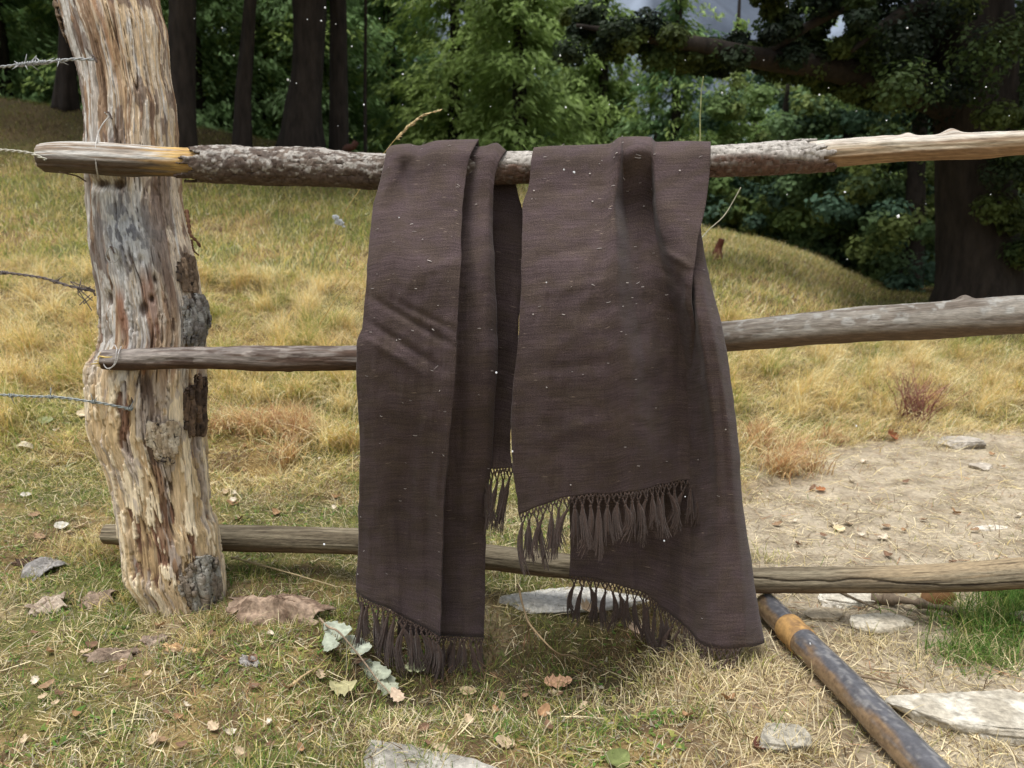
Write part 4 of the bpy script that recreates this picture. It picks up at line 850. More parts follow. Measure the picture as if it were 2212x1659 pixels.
loopwire("tie_wire", [P(248, 745, 2.09), P(252, 758, 2.055), P(250, 775, 2.05), P(243, 792, 2.052), P(232, 796, 2.058), P(224, 786, 2.06), P(226, 778, 2.06)], .0016, lin(176, 172, 168), post)
loopwire("tie_wire", [P(262, 748, 2.09), P(256, 765, 2.05), P(250, 785, 2.05), P(236, 798, 2.055)], .0013, lin(186, 182, 178), post)
ringp = [P(243+14*math.sin(a_), 551+17*math.cos(a_), 2.113) for a_ in np.linspace(.3, 6., 22)]
loopwire("ring_nail", ringp, .0016, lin(160, 158, 152), post)
loopwire("ring_nail", [P(235, 565, 2.112), P(236, 585, 2.11), P(243, 606, 2.108)], .0011, lin(170, 168, 160), post)
for (px, row) in ((205, 128), (238, 250), (202, 632), (283, 884), (243, 540), (284, 862)):
    loopwire("staple", [P(px-4, row-7, 2.14), P(px-3, row-7, 2.106), P(px+3, row+6, 2.106), P(px+4, row+6, 2.14)], .0022, lin(84, 70, 64), post)
loopwire("twig", [P(186, 392, 2.12), P(165, 380, 2.1), P(140, 374, 2.07), P(128, 372, 2.06)], .002, lin(86, 66, 52), post)
for k in range(5):
    a_ = P(200+rng.uniform(-6, 4), 628+rng.uniform(-12, 16), 2.108)
    loopwire("tie_wire", [a_, a_+np.array([-.012-.01*k, -.006, rng.uniform(-.02, .02)]), a_+np.array([-.03+.008*k, -.004, -.02-.01*k+rng.uniform(-.01, .03)])], .0013, rst, post)

# ------------------------------------------------------------------ stalks, stubs, small plants
sh = empty("seed_grass", ground_pt(720, 640), "tall dry grass stalk with feathery seed head rising behind the top pole left of the shawls", "grass stalk")
sp = [P(690, 590, 2.45), P(716, 528, 2.42), P(745, 460, 2.38), P(778, 408, 2.36), P(820, 344, 2.34), P(855, 300, 2.33), P(880, 275, 2.33), P(915, 248, 2.33), P(950, 239, 2.33)]
v_, f_ = tube(curve(np.array(sp), 80), np.linspace(.0016, .0007, 80), 6); link("stem", mesh_np("stem", v_, f_, np.tile(lin(186, 162, 104), (len(v_), 1)), None, M_TWIG), sh)
mb = MB(); pp = curve(np.array(sp[5:]), 60)
for q in range(150):
    t_ = rng.uniform(0, 1); p0 = pp[int(t_*59)]; d_ = pp[min(int(t_*59)+2, 59)]-pp[max(int(t_*59)-2, 0)]; d_ /= np.linalg.norm(d_)
    side = rng.normal(0, 1, 3); L_ = rng.uniform(.008, .02)*(1-.5*t_); e = d_*L_+side*L_*.22+np.array([0, 0, -.3*L_*(1-t_)])
    v_, f_ = tube(np.stack([p0, p0+e*.5, p0+e]), [.0006, .0015, .0004], 4); mb.add(v_, f_, lin(206, 184, 138)*rng.uniform(.7, 1.15))
link("seed_head", mb.mesh("seed_head", M_TWIG), sh)
stick("grass_stalk", [P(1512, 310, 3.2), P(1513, 250, 3.2), P(1515, 200, 3.2), P(1519, 165, 3.2)], .0028, lin(150, 152, 104), "thin upright pale stalk behind the top right corner of the wide shawl", "grass stalk")
stick("grass_stalk", [P(1490, 545, 2.6), P(1530, 498, 2.6), P(1565, 465, 2.6), P(1600, 405, 2.6)], .0022, lin(176, 172, 150), "slanting pale stalk leaning right of the wide shawl", "grass stalk")
stick("grass_stalk", [P(690, 700, 3.2), P(730, 640, 3.1), P(770, 590, 3.0), P(800, 560, 2.95)], .002, lin(200, 170, 104), "slanting dry stalk left of the narrow shawl below its middle", "grass stalk")
stick("stub", [G_(755, 338, -.05), P(765, 318, 9.9), P(771, 306, 9.9)], .075, lin(70, 44, 36), "dark reddish stub leaning on the slope left of the narrow shawl", "stub", 20, .2, None, "dark stubs on the slope")
stick("stub", [G_(1547, 562, -.05), P(1554, 535, 9.0), P(1560, 516, 9.0)], .07, lin(92, 52, 38), "dark reddish stub standing on the slope right of the wide shawl", "stub", 20, .2, None, "dark stubs on the slope")
r = np.random.default_rng(77); b0 = ground_pt(1965, 910); mb = MB()
for q in range(70):
    a_ = r.uniform(-1, 1); l = r.uniform(.12, .34); d_ = np.array([a_*.75+.1, r.normal(0, .4), 1.]); d_ /= np.linalg.norm(d_)
    st_ = b0+np.array([r.normal(0, .05), r.normal(0, .05), 0]); p = np.stack([st_, st_+d_*l*.5+r.normal(0, .008, 3), st_+d_*l+np.array([a_*.03, 0, -.01])])
    v_, f_ = tube(p, [.0028, .002, .0008], 4); mb.add(v_, f_, lin(128, 84, 74)*r.uniform(.7, 1.3))
    for w_ in range(3):
        s0 = p[1]+(p[2]-p[1])*r.random(); v_, f_ = tube(np.stack([s0, s0+r.normal(0, .02, 3)+d_*.02, s0+r.normal(0, .03, 3)+d_*.05]), [.0014, .001, .0005], 3); mb.add(v_, f_, lin(140, 96, 84)*r.uniform(.7, 1.3))
so_ = link("dry_shrub", mb.mesh("dry_shrub", M_TWIG)); tag(so_, "leafless reddish brown shrub at the edge of the path on the right", "shrub")

# ------------------------------------------------------------------ snowflakes in the air
snm = []
for k in range(4):
    v0 = ICO2[0]*(.75+.5*np.random.default_rng(k).random((len(ICO2[0]), 1))); snm.append(mesh_np("snowflake", v0, ICO2[1], None, None, M_SNOW, False))
def flake(px, row, Y, size, label, group="snowflakes in the air"):
    o = bpy.data.objects.new("snowflake", random.choice(snm)); C.objects.link(o); o.location = P(px, row, Y); s_ = size*pxscale(Y)
    o.scale = (s_*random.uniform(.7, 1.2), s_, s_*random.uniform(.7, 1.3)); o.rotation_euler = [random.uniform(0, 3) for _ in range(3)]
    tag(o, label, "snowflake", group)
dk = [(702, 16), (664, 42), (694, 45), (725, 52), (640, 180), (627, 175), (622, 172), (786, 226), (787, 272), (730, 272), (870, 160), (900, 70), (885, 38), (1155, 148), (870, 226), (1316, 226), (1222, 232), (978, 256), (968, 247), (1015, 195), (1255, 60), (1210, 120), (1300, 150), (1378, 183), (1400, 90), (1590, 70), (1650, 130), (1700, 14), (1770, 205), (1790, 190), (1940, 467), (1915, 260), (2013, 180), (2054, 184), (2130, 188), (2105, 212), (1960, 60), (2160, 90), (2105, 30), (1850, 240), (1880, 300), (560, 150), (480, 60), (505, 120), (420, 40), (1100, 90), (1060, 230), (2180, 250), (2140, 420), (2000, 440), (1590, 510), (1700, 420), (1825, 415), (1830, 560), (760, 100), (820, 40), (940, 210), (1440, 240), (1480, 130), (1560, 200)]
for (px, row) in dk:
    if (px, row) == (1940, 467): flake(px, row, 2.0, 5.5, "biggest white flake before the dark bushes right of the shawls", None)
    else: flake(px, row, random.uniform(2, 5), random.choice([.8, 1.0, 1.2, 1.5, 2.2]), "tiny white snowflake drifting before the dark trees")
for (px, row) in [(988, 644), (862, 470), (1072, 805), (1435, 1168), (1480, 1073), (1107, 975), (1218, 366), (1240, 372), (1750, 1390), (1180, 610), (700, 1176), (1850, 920)]:
    flake(px, row, random.uniform(1.7, 1.85), random.choice([1.5, 2., 2.6]), "tiny white snowflake drifting before the shawls and grass", "snowflakes low in the air")
mb = MB(); c0 = P(732, 480, 2.1)
for q in range(44):
    v_ = ICO2[0]*(.6+.8*rng.random((len(ICO2[0]), 1)))*rng.uniform(2, 4.5)*pxscale(2.1); t_ = rng.uniform(-1, 1)
    mb.add(v_+c0+np.array([t_*9+rng.normal(0, 2), rng.normal(0, 2), -t_*5+(6 if t_ < -.4 else 0)+rng.normal(0, 2)])*pxscale(2.1), ICO2[1])
fo_ = link("snowflake", mb.mesh("snow_tuft", M_SNOW, False)); tag(fo_, "large fluffy white snowflake before the dry slope between post and narrow shawl", "snowflake")

# ------------------------------------------------------------------ grass
PAL = {'straw': lin(206, 190, 146), 'pale': lin(226, 212, 176), 'gold': lin(198, 178, 118), 'orange': lin(184, 156, 114), 'brown': lin(118, 98, 72), 'olive': lin(154, 154, 84), 'green': lin(108, 128, 62), 'fresh': lin(90, 126, 56), 'grey': lin(160, 152, 132), 'rust': lin(166, 128, 98)}
def blades(x, y, L, W, colr, lean, curl, az=None, seg=3, zoff=0.):
    """vectorised curved blades rooted on the terrain"""
    n = len(x); az = rng.uniform(0, 2*math.pi, n) if az is None else az
    z = HT(x, y)-.004+zoff; dx, dy = np.cos(az), np.sin(az)
    t = np.linspace(0, 1, seg+1)[None, :]; ang = lean[:, None]+curl[:, None]*t
    ds = L[:, None]/seg
    h = np.concatenate([np.zeros((n, 1)), np.cumsum(np.cos(ang[:, :-1])*ds, 1)], 1); o = np.concatenate([np.zeros((n, 1)), np.cumsum(np.sin(ang[:, :-1])*ds, 1)], 1)
    h = np.maximum(h, .003+.002*t)
    c0 = np.stack([x[:, None]+dx[:, None]*o, y[:, None]+dy[:, None]*o, z[:, None]+h], -1)
    wv = W[:, None]/2*(1-t**1.6*.85); fa = az+math.pi/2+rng.normal(0, .5, n)
    s_ = np.stack([np.cos(fa), np.sin(fa), rng.normal(0, .3, n)], -1)[:, None]*wv[..., None]
    V = np.stack([c0-s_, c0+s_], 2).reshape(-1, 3)
    k = 2*(seg+1); b = (np.arange(n)*k)[:, None, None]; q = np.arange(seg)[None, :, None]*2
    F = (b+q+np.array([0, 1, 3, 2])[None, None]).reshape(-1, 4)
    cc = np.repeat(colr, k, axis=0)
    return V, F, cc
def palette(names, weights, n, jit=.22):
    A = np.array([PAL[k] for k in names]); W_ = np.asarray(weights, float)
    if W_.ndim == 1: idx = rng.choice(len(names), n, p=W_/W_.sum())
    else:
        cw = np.cumsum(W_/W_.sum(1, keepdims=True), 1); idx = (rng.random(n)[:, None] > cw).sum(1).clip(0, len(names)-1)
    return A[idx]*rng.uniform(1-jit, 1+jit, (n, 1))
def frustum_pts(n, y0, y1, pw=1., side=.80):
    y = (y0**(1+pw)+rng.random(n)*(y1**(1+pw)-y0**(1+pw)))**(1/(1+pw)); x = (rng.random(n)*2-1)*side*y; return x, y
def pxrow(x, y, z): 
    d = y*math.cos(PITCH)-(z-ZC)*math.sin(PITCH); u = y*math.sin(PITCH)+(z-ZC)*math.cos(PITCH); return CX+FPX*x/d, CY-FPX*u/d
def grass_obj(parts, label, name="grass"):
    V, F, K, n = [], [], [], 0
    for v_, f_, c_ in parts: V.append(v_); F.append(f_+n); K.append(c_); n += len(v_)
    o = link(name, mesh_np(name, np.concatenate(V), np.concatenate(F), np.concatenate(K), None, M_GRASS, False)); tag(o, label, "grass", None, "stuff")
NAMES = ['straw', 'pale', 'gold', 'orange', 'brown', 'olive', 'green', 'fresh', 'grey']
# short trodden turf in front
x, y = frustum_pts(225000, 1.15, 3.4, .6, 1.0); keep = rng.random(len(x)) > np.clip(pathmask(x, y)*1.0+bare(x, y)*.85, 0, .97)
x, y = x[keep], y[keep]; n = len(x); g1, g2 = fbm(x*2.4, y*2.4, 0, 601), fbm(x*7, y*7, 0, 602); px, row = pxrow(x, y, HT(x, y))
gr = np.clip(sm(.38, .56, g1)*.85+sm(1100, 100, px)*.45-sm(1250, 1550, px)*.45+.12, .03, 1.2)*(.4+1.2*g2)
hl = ridge(x, y, -.5, .36, 1.9, .22); W_ = np.stack([.7-.5*hl, .35-.3*hl, .2+0*gr, .12+0*gr, .75+1.6*hl, 1.1*gr+.25, 1.7*gr, .6*gr, .55+0*gr], 1)  # hl: browner blades below the shawls, painting in their contact shade
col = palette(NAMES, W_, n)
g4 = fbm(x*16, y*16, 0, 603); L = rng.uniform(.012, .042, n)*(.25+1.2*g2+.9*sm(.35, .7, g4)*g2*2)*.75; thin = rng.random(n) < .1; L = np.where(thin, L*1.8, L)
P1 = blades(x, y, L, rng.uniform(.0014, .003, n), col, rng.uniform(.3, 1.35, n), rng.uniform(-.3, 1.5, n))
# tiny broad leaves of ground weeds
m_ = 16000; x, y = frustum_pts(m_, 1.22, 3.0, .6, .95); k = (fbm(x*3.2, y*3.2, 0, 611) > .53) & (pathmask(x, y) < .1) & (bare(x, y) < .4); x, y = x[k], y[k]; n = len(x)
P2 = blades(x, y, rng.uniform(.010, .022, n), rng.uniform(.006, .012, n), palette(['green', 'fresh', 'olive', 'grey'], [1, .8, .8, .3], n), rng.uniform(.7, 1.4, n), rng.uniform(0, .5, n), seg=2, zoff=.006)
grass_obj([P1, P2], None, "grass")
x, y = frustum_pts(11500, 1.22, 3.2, .6, 1.0); k = (rng.random(len(x)) > pathmask(x, y)*.8+ridge(x, y, -.5, .36, 1.9, .24)) & (fbm(x*6, y*6, 0, 612) > .42); x, y = x[k], y[k]; n = len(x)
P2b = blades(x, y, rng.uniform(.03, .09, n), rng.uniform(.002, .0038, n), palette(['pale', 'straw', 'gold', 'grey'], [1.2, 1, .5, .5], n, .2), rng.uniform(.2, 1.3, n), rng.uniform(.4, 2.6, n), seg=5)
grass_obj([P2b], None, "dry_grass")
# straw and litter lying flat, also on the path
x, y = frustum_pts(74000, 1.22, 4.8, .7, 1.); n = len(x); pm_ = pathmask(x, y); k = rng.random(n) < .25+.55*bare(x, y)+.35*(pm_ > .3); x, y = x[k], y[k]; n = len(x)
P3 = blades(x, y, rng.uniform(.02, .09, n), rng.uniform(.0014, .003, n), palette(['straw', 'pale', 'brown', 'grey', 'rust'], [1, 1, .8, .6, .3], n, .35), rng.uniform(1.3, 1.57, n), rng.uniform(-.05, .12, n), zoff=.007)
grass_obj([P3], None, "straw_litter")
# meadow slope behind the fence
x, y = frustum_pts(245000, 3.1, 6.6, .9, 1.05); keep = rng.random(len(x)) > np.clip(pathmask(x, y)*1.05, 0, .985); x, y = x[keep], y[keep]; n = len(x)
px, row = pxrow(x, y, HT(x, y)); g1, g2, g3 = fbm(x*1.6, y*1.6, 0, 621), fbm(x*4.5, y*4.5, 0, 622), fbm(x*.8, y*.8, 0, 623)
gr = sm(.48, .66, g1); og = sm(.55, .68, g2)
W_ = np.stack([1.3+0*gr, .75+0*gr, .9+0*gr, .2+1.2*og, .35+.3*og, .45+2.2*gr, .15+1.0*gr, .03+.35*gr, .2+0*gr], 1)
col = 1.22*palette(NAMES, W_, n)*(.8+.5*fbm(x*9, y*9, 0, 624))[:, None]; tall = sm(.4, .62, g2)*sm(1150, 950, row)
L = rng.uniform(.035, .075, n)+tall*rng.uniform(.02, .13, n)
az = rng.normal(-1.2, 1.1, n)
P4 = blades(x, y, L, rng.uniform(.002, .0036, n), col, rng.uniform(.4, 1.25, n), rng.uniform(.2, 1.4, n), az)
grass_obj([P4], None, "meadow_grass")
# drooping straw tussocks
V = []
tus = [(rng.uniform(-40, 760), rng.uniform(590, 860)) for _ in range(75)]+[(rng.uniform(1560, 2230), rng.uniform(680, 905)) for _ in range(70)]+[(rng.uniform(470, 770), rng.uniform(800, 1000)) for _ in range(16)]+[(rng.uniform(-20, 170), rng.uniform(820, 1000)) for _ in range(8)]
tus += [(rng.uniform(1600, 1800), rng.uniform(930, 1030)) for _ in range(9)]+[(560, 945), (600, 930), (520, 930), (640, 950)]*2
for (tx, ty) in tus:
    g0 = ground_pt(tx, ty)
    if g0[1] > 9.5: continue
    n = 170; kind = rng.random(); rust = (470 < tx < 700 and ty > 900) or (tx > 1600 and ty > 930)
    nm = (['rust', 'straw', 'orange', 'pale'], [1.2, .9, .8, .5]) if rust else ((['straw', 'pale', 'gold'], [1, .8, .8]) if kind < .5 else ((['gold', 'olive', 'straw', 'orange'], [1, .6, 1, .5]) if kind < .8 else (['olive', 'green', 'straw'], [1, .5, 1])))
    a_ = rng.normal(-1.4, .9, n); rr = np.abs(rng.normal(0, .05, n)); b_ = rng.uniform(0, 6.28, n)
    V.append(blades(g0[0]+rr*np.cos(b_), g0[1]+rr*np.sin(b_), rng.uniform(.10, .30, n)*(.8 if rust else 1), rng.uniform(.0022, .0046, n), 1.3*palette(*nm, n, .3), rng.uniform(0, .7, n), rng.uniform(.6, 2.1, n), a_, 4))
grass_obj(V, None, "tussock_grass")
# far slope
x, y = frustum_pts(220000, 6.3, 13.5, .8, 1.1); n = len(x); g1, g2 = fbm(x*1.2, y*1.2, 0, 631), fbm(x*3, y*3, 0, 632)
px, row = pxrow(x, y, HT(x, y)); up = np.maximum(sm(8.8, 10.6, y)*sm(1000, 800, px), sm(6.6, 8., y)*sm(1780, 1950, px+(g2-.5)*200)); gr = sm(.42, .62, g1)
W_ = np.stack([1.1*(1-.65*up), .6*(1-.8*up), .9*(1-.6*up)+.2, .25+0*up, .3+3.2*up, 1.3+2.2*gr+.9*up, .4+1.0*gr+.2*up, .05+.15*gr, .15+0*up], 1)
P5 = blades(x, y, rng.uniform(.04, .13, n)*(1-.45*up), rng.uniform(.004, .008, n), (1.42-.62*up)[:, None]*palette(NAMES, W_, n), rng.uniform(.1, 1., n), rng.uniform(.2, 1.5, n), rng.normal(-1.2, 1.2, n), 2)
grass_obj([P5], None, "slope_grass")
# tufts in the foreground: green clump at the right edge, straw knots, weeds by the post
V = []
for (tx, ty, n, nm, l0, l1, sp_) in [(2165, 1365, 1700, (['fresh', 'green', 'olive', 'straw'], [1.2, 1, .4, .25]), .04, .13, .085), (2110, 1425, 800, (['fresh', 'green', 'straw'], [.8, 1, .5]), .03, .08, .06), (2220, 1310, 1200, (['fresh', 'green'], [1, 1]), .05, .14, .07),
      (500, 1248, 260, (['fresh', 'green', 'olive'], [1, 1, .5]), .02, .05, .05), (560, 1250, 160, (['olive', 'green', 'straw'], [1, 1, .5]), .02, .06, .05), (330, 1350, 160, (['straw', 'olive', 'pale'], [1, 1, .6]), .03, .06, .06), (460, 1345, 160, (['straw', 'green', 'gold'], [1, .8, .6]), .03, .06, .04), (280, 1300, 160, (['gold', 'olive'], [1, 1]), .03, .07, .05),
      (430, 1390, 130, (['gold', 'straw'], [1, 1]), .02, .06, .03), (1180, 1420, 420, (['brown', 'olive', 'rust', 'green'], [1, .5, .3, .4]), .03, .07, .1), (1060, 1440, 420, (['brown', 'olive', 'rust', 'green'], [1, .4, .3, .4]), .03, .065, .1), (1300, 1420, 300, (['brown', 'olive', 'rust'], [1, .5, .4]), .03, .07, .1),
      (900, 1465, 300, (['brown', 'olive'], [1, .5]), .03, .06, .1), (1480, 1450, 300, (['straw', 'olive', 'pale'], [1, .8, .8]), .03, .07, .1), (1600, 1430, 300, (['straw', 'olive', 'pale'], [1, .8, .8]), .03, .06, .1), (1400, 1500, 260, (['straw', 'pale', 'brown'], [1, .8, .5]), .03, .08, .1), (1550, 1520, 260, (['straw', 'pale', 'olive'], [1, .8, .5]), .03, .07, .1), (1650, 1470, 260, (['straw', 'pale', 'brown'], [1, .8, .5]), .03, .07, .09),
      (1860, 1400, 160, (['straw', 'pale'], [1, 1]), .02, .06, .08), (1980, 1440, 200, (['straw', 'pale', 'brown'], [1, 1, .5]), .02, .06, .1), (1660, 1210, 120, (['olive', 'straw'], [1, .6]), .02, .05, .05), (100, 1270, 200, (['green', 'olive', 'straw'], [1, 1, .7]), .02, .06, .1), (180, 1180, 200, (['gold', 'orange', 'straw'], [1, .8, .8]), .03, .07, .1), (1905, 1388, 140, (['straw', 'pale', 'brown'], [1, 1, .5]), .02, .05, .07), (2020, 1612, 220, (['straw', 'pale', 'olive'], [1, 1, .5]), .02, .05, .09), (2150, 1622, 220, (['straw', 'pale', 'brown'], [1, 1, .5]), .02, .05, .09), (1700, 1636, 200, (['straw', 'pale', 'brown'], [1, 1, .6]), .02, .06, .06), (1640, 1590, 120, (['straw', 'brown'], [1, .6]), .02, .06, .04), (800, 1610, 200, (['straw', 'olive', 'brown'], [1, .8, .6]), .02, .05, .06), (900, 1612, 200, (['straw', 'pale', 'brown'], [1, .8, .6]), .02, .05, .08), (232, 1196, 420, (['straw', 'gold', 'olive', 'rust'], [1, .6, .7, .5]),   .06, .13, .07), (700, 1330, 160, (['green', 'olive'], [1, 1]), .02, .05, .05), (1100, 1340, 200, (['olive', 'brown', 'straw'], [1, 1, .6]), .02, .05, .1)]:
    g0 = ground_pt(tx, ty); x, y = g0[0]+rng.normal(0, sp_, n), g0[1]+rng.normal(0, sp_*.7, n)
    V.append(blades(x, y, rng.uniform(l0, l1, n), rng.uniform(.0016, .0032, n), palette(*nm, n, .3)*(.7 if 850 < tx < 1350 and 1400 < ty < 1480 else 1.), rng.uniform(0, 1., n), rng.uniform(.2, 1.8, n), seg=4))  # tufts beneath the shawls dimmed as painted contact shade
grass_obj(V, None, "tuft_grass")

# ------------------------------------------------------------------ trees
def leafquads(c, size, colr, flat=.0, aspect=1.6, droop=0., out=None, nrm=None):
    """leaf-sized faces at the centres c"""
    n = len(c); a = rng.normal(0, 1, (n, 3)); 
    if out is not None: a = a*.6+out*1.2
    if nrm is not None: a = np.cross(nrm, a)
    a[:, 2] = a[:, 2]*(1-flat)-droop; a /= np.linalg.norm(a, axis=1)[:, None]+1e-9
    if out is not None: b = np.cross(a, np.array([0, 0, 1.]))+rng.normal(0, .35, (n, 3))       # sprays lie flat along their branch
    elif nrm is not None: b = np.cross(nrm, a)
    else: b = rng.normal(0, 1, (n, 3)); b[:, 2] *= (1-flat)
    b -= (b*a).sum(1)[:, None]*a; b /= np.linalg.norm(b, axis=1)[:, None]+1e-9
    s = np.broadcast_to(size, (n,))[:, None]
    V = np.stack([c-a*s*aspect*.5, c+b*s*.5-a*s*.1, c+a*s*aspect*.5, c-b*s*.5-a*s*.1], 1).reshape(-1, 3)
    return V, np.arange(n*4).reshape(-1, 4), np.repeat(colr, 4, axis=0)
CONC = [lin(144, 164, 92), lin(122, 150, 98), lin(138, 160, 92), lin(98, 130, 86)]
def conifer_crown(h, rad, base, seed, nsp=26, tint=0):
    global rng
    keep = rng; rng = np.random.default_rng(seed); pts, outs, cols = [], [], []
    z = base
    while z < h-.1:
        f = (z-base)/(h-base); rl = rad*(1-f)**.75*(.75+.5*rng.random())
        for q in range(rng.integers(4, 7)):
            az = rng.uniform(0, 2*math.pi); l = rl*rng.uniform(.6, 1.15); rise = rng.uniform(-.05, .25)
            ns = max(5, int(nsp*l/rad*1.4)); t = rng.random(ns)**.75; d = np.array([math.cos(az), math.sin(az)]); sd = np.array([-d[1], d[0]])
            lat = rng.normal(0, .16, ns)*l*(.35+t); zz = z+rise*l*t-.32*l*t*t-np.abs(lat)*.35+rng.normal(0, .05, ns)
            p = np.stack([d[0]*l*t+sd[0]*lat, d[1]*l*t+sd[1]*lat, zz], -1)
            o = np.stack([d[0]+sd[0]*np.sign(lat)*.7, d[1]+sd[1]*np.sign(lat)*.7, np.full(ns, -1.0)], -1)
            cb = CONC[rng.integers(0, 4)] if tint is None else CONC[tint]; cb = cb*rng.uniform(.75, 1.2)
            for w_ in range(6):
                pts.append(p+rng.normal(0, .07, p.shape)); outs.append(o); cols.append(cb*rng.uniform(.75, 1.25, (ns, 1)))
        z += rng.uniform(.16, .34)
    c = np.concatenate(pts); V, F, K = leafquads(c, rng.uniform(.035, .075, len(c)), np.concatenate(cols), .35, 3.4, .15, np.concatenate(outs))
    rng = keep; return mesh_np("conifer_crown", V, F, K, None, M_NEEDLE, False)
def clump_crown(cs, rads, nleaf, size, cols, seed):
    global rng
    keep = rng; rng = np.random.default_rng(seed); pts, kk, nn = [], [], []
    for c, r_ in zip(cs, rads):
        d = rng.normal(0, 1, (nleaf, 3)); d /= np.linalg.norm(d, axis=1)[:, None]; rr = rng.random(nleaf)**.45
        p = np.asarray(c)+d*rr[:, None]*r_*np.array([1, 1, .7]); pts.append(p); nn.append(d*.9+np.array([0, 0, .6])+rng.normal(0, .4, d.shape)); kk.append(cols[rng.integers(0, len(cols))]*rng.uniform(.7, 1.3)*rng.uniform(.75, 1.25, (nleaf, 1)))
    c = np.concatenate(pts); V, F, K = leafquads(c, rng.uniform(size*.6, size*1.3, len(c)), np.concatenate(kk), .0, 1.6, 0., None, np.concatenate(nn))
    rng = keep; return mesh_np("leaf_crown", V, F, K, None, M_NEEDLE, False)
def round_crown(h, rad, base, seed, ncl, nleaf, size, cols):
    r = np.random.default_rng(seed); cs, rs = [], []
    for q in range(ncl):
        d = r.normal(0, 1, 3); d /= np.linalg.norm(d); rr = r.uniform(.35, 1)**.5
        cs.append((d[0]*rad*rr, d[1]*rad*rr, (base+h)/2+d[2]*(h-base)/2*rr)); rs.append(r.uniform(.16, .30)*rad*.8)
    return clump_crown(cs, rs, nleaf, size, cols, seed)
TRC = lin(46, 40, 36)
def trunk_mesh(p, r_, seed=0, m=20, n=70, colr=TRC, flare=0):
    k = np.concatenate([[0], np.cumsum(np.linalg.norm(np.diff(p, axis=0), axis=1))]); x = np.linspace(0, k[-1], n)
    q = pchip(k, np.asarray(p, float), x); rr = pchip(k, np.asarray(r_, float), x)
    v_, f_ = tube(q, rr, m); th_ = np.tile(np.arange(m)*2*math.pi/m, n); s_ = np.repeat(x, m)
    cen = np.repeat(q, m, axis=0); d = v_[:n*m]-cen; rd = fbm(np.cos(th_)*3, np.sin(th_)*3, s_*.8, 700+seed)-.5
    v_[:n*m] = cen+d*(1+.35*rd+flare*.25*np.sin(th_*5+seed)*sm(.9, 0, s_))[:, None]
    cc = colr*(.7+.6*fbm(np.cos(th_)*5, np.sin(th_)*5, s_*1.5, 710))[:, None]; cc = np.concatenate([cc, cc[:1], cc[-1:]])
    return mesh_np("tree_trunk", v_, f_, cc, None, M_TRUNK)
def tree_thing(name, loc, label, cat, group, trunk, crown, rz=0, sc=1.):
    e = empty(name, loc, label, cat, group); e.rotation_euler = (0, 0, rz); e.scale = (sc,)*3
    t = bpy.data.objects.new("trunk", trunk); C.objects.link(t); t.parent = e
    c = bpy.data.objects.new("crown", crown); C.objects.link(c); c.parent = e
    return e
# foreground trunks on the slope: their crowns hang above the picture and shade the wood
def big_tree(name, keys, Y, label, crown_r, crown_z, seed, ncl=64, cols=None, flare=.6):
    k = np.array(keys, float); pts = P(k[:, 0], k[:, 1], Y); rad = k[:, 2]*pxscale(Y, k[:, 1]); b = pts[0].copy(); b[2] = HT(b[0], b[1])
    pts[0, 2] = min(pts[0, 2], b[2]-.1); top = pts[-1]
    pts = np.concatenate([pts, [top+np.array([.1, .1, crown_z[1]-1.2])-[0, 0, 0]]]); rad = np.concatenate([rad, [rad[-1]*.35]])
    e = empty(name, b, label, "tree", "trees on the slope"); link("trunk", trunk_mesh(pts, rad, seed, flare=flare), e)
    r = np.random.default_rng(seed); cs, rs = [], []
    for q in range(ncl):
        a_ = r.uniform(0, 6.28); rr = crown_r*math.sqrt(r.random()); rr *= 1.35; cs.append((b[0]+rr*math.cos(a_), b[1]+rr*math.sin(a_), b[2]+r.uniform(*crown_z))); rs.append(r.uniform(.35, .7))
    link("crown", clump_crown(cs, rs, 330, .085, cols or [lin(62, 78, 50), lin(78, 92, 52), lin(50, 66, 48)], seed), e)
    return e
big_tree("forest_tree", [(648, 278, 54), (655, 235, 39), (664, 150, 33), (668, 0, 35), (658, -200, 36)], 11.2, "thickest dark trunk with a flared foot on the slope left of the shawls", 2.2, (3.6, 7), 1)
big_tree("forest_tree", [(731, 292, 22), (731, 150, 18), (731, 0, 18), (728, -200, 17)], 11.7, "straight dark trunk just right of the thickest flared one", 2., (3.5, 7), 2, flare=.2)
big_tree("forest_tree", [(520, 268, 22), (526, 200, 16), (532, 130, 15), (541, 0, 13), (555, -200, 12)], 10.8, "slim leaning grey brown trunk between post and thickest trunk", 1.5, (3.5, 6), 3, 30, flare=.3)
big_tree("forest_tree", [(388, 300, 36), (394, 150, 28), (396, 0, 28), (398, -200, 28)], 10.2, "dark wide trunk partly hidden behind the right side of the post top", 2., (3.2, 6), 4)
big_tree("forest_tree", [(138, 200, 26), (146, 120, 18), (148, 0, 17), (145, -200, 17)], 12, "dark trunk at the left of the post top on the hill edge", 2., (2.8, 6), 5)
big_tree("sapling", [(788, 315, 4), (789, 150, 3.6), (790, 0, 3.2)], 12.1, "very thin dark sapling right of the two dark trunks", .9, (3.0, 5), 6, 8)
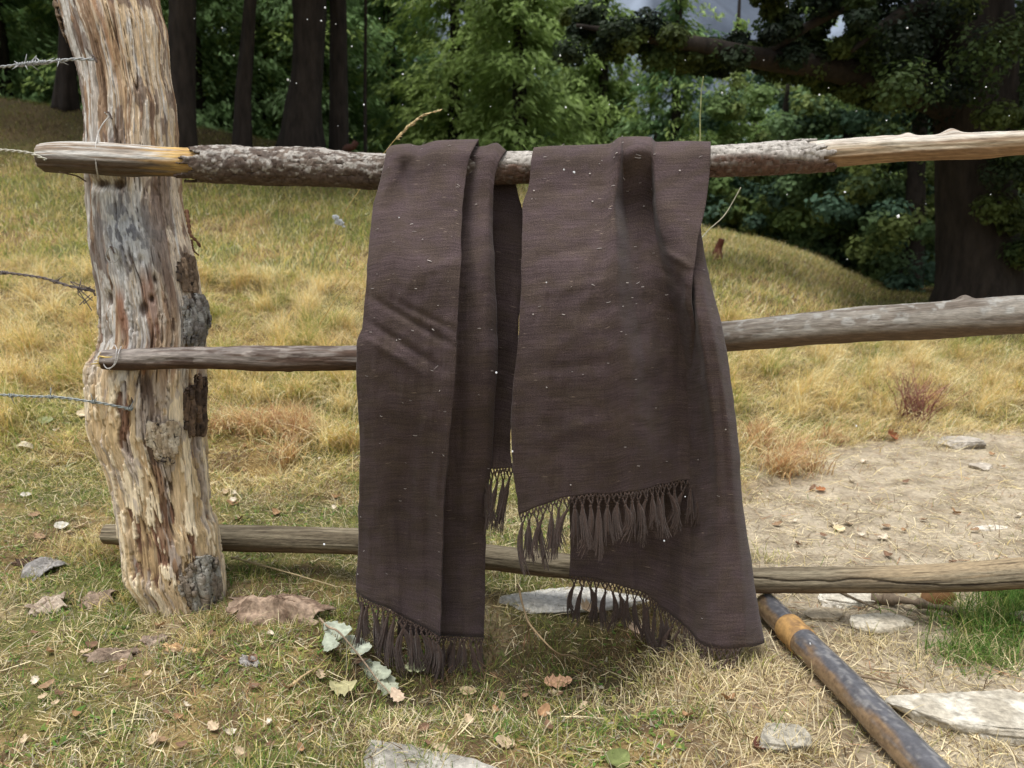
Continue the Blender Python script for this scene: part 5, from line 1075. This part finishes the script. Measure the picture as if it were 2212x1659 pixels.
# overhanging dark boughs at top centre left
Yr_ = 8.8
kk = np.array([(2112, 665, 108), (2110, 560, 84), (2105, 400, 80), (2100, 200, 85), (2090, 0, 90), (2080, -300, 90)], float)
pts = P(kk[:, 0], kk[:, 1], Yr_); b = ground_pt(2112, 640); pts[0, 2] = HT(pts[0, 0], pts[0, 1])-.15
TRC = lin(44, 38, 33)
bt = empty("old_tree", (pts[0, 0], pts[0, 1], HT(pts[0, 0], pts[0, 1])), "huge dark old tree at the right edge with a long dark limb reaching left", "tree")
link("trunk", trunk_mesh(pts, kk[:, 2]*.93*pxscale(Yr_, kk[:, 1]), 9, 32, 90, colr=TRC, flare=.5), bt)
def limb(keys, seed):
    k = np.array(keys, float); p = np.array([P(q[0], q[1], q[2]) for q in k]); r_ = k[:, 3]*pxscale(k[:, 2], k[:, 1]); link("limb", trunk_mesh(p, r_, seed, 12, 70, colr=TRC), bt); return p
l1 = limb([(2090, 230, 8.8, 50), (1960, 190, 8.5, 34), (1800, 150, 8.2, 27), (1650, 128, 8.0, 22), (1500, 96, 7.8, 17), (1380, 78, 7.7, 11), (1245, 55, 7.6, 4)], 21)
l2 = limb([(1660, 112, 8.0, 10), (1740, 60, 7.9, 10), (1850, 0, 7.8, 11), (1960, -90, 8.1, 14), (2080, -160, 8.7, 20)], 22)
l3 = limb([(2080, 60, 8.7, 26), (1990, 20, 8.2, 18), (1900, 60, 7.9, 10), (1840, 110, 7.8, 5)], 23)
r = np.random.default_rng(31); cs, rs = [], []
for q in range(120): px = r.uniform(1230, 1950); t = np.interp(px, [1245, 1500, 1800, 1960], [55, 96, 150, 190]); cs.append(P(px, t+r.normal(8, 22), 7.9+r.normal(0, .25)+(px-1245)/715*.7)); rs.append(r.uniform(.10, .2))
for q in range(110): cs.append(P(r.uniform(1860, 2330), r.uniform(-220, 250), 8.6+r.normal(0, .6))); rs.append(r.uniform(.22, .42))
for q in range(40): cs.append(P(r.uniform(1620, 1900), r.uniform(-60, 130), 8.0+r.normal(0, .3))); rs.append(r.uniform(.10, .2))
for q in range(26): cs.append(P(r.uniform(2140, 2330), r.uniform(200, 560), 8.3+r.normal(0, .3))); rs.append(r.uniform(.15, .3))
for q in range(60): cs.append(P(r.uniform(1500, 2400), r.uniform(-700, -200), 8.6+r.normal(0, 1.2))); rs.append(r.uniform(.4, .7))
link("crown", clump_crown(cs, rs, 420, .036, [lin(46, 58, 38), lin(64, 80, 44), lin(38, 50, 36), lin(78, 90, 48)], 33), bt)
# forest behind the ridge
con = [conifer_crown(9, 2.3, .4, 801, 26, None), conifer_crown(11, 2.6, .3, 802, 26, 0), conifer_crown(8, 2.2, .2, 803, 28, 2), conifer_crown(10, 2.2, .5, 804, 26, 1)]
OAK = [lin(90, 112, 74), lin(108, 130, 78), lin(80, 106, 86), lin(124, 138, 80)]
oak = [round_crown(4.6, 2.0, .1, 811, 120, 190, .075, OAK), round_crown(6.5, 2.6, .2, 812, 170, 190, .08, OAK), round_crown(3.2, 1.6, -.1, 813, 100, 190, .06, OAK)]
tc = [trunk_mesh(np.array([(0, 0, -.5), (0, 0, 1), (.05, .03, 4), (0, 0, 9)], float), [.2, .17, .13, .03], 41, 10, 20), trunk_mesh(np.array([(0, 0, -.5), (.05, 0, .8), (.15, .05, 2.2), (.1, 0, 4)], float), [.22, .16, .12, .04], 42, 10, 20)]
def put(kind, idx, px, Y, sc, label, group, dz=0):
    x_ = (px-CX)/FPX*Y*1.0; z_ = float(HT(x_, Y))+dz
    return tree_thing("conifer" if kind == 'c' else "broadleaf_tree", (x_, Y, z_-.1), label, "tree", group, tc[0 if kind == 'c' else 1], (con if kind == 'c' else oak)[idx], random.uniform(0, 6.28), sc)
g_ = "trees behind the ridge"
put('c', 2, 1120, 15.0, .95, "bright yellowish green young conifer behind the narrow shawl, nearest of its kind", g_)
put('c', 1, 985, 17.0, .95, "tall green conifer right of the thin sapling", g_)
put('c', 2, 1290, 17.0, .9, "olive green conifer above the gap between the shawls", g_)
put('c', 0, 1440, 16.0, .80, "short mixed green conifer behind the pleat of the wide shawl", g_)
put('c', 2, 1565, 17.5, .78, "short yellow green conifer behind the right edge of the wide shawl", g_)
put('o', 0, 1680, 14.0, .85, "dark green bush at the right end of the bright slope", g_)
put('o', 2, 1800, 13.2, 1., "low dark bush at the foot of the slope right of the shawls", g_)
put('o', 1, 1880, 15.5, .85, "tall dark broadleaf tree left of the huge trunk", g_)
put('o', 2, 1960, 11.8, 1., "dark bush touching the left side of the huge trunk", g_)
put('o', 0, 2240, 13.0, 1., "dark bush behind the huge trunk at the right edge", g_)
put('o', 0, 1600, 18.5, 1.15, "greyish green bush under the long dark limb", g_)
put('c', 3, 860, 19.0, 1.05, "dark green conifer behind the thin sapling", g_)
put('c', 3, 700, 16.5, .9, "dark green conifer seen between the two dark trunks", g_)
put('c', 1, 580, 17.0, 1.0, "green conifer between slim leaning trunk and thickest trunk", g_)
put('c', 3, 460, 15.5, .9, "deep green conifer between post and slim leaning trunk", g_)
put('c', 0, 300, 17, 1., "dark conifer behind the post top", g_)
put('c', 3, 60, 16.0, .95, "dark green conifer left of the post at the top corner", g_)
put('o', 1, 180, 19, .9, "broad dark tree behind the trunk at the top left", g_)
for q in range(43):
    px = -970+q*80+random.uniform(-30, 30); Y_ = random.uniform(21, 34)
    gap = 1330 < px < 1680
    put('c', random.randrange(4), px, Y_, (.77 if gap else random.uniform(.95, 1.35)), "distant green conifer in the wood behind the ridge" if not gap else "distant lower conifer below the gap in the trees", "distant wood" if not gap else "distant low trees")
for q in range(8):
    put('o', 1, -300+q*300+random.uniform(-60, 60), random.uniform(18, 24), .8, "distant round dark tree low in the wood behind the ridge", "distant round trees")
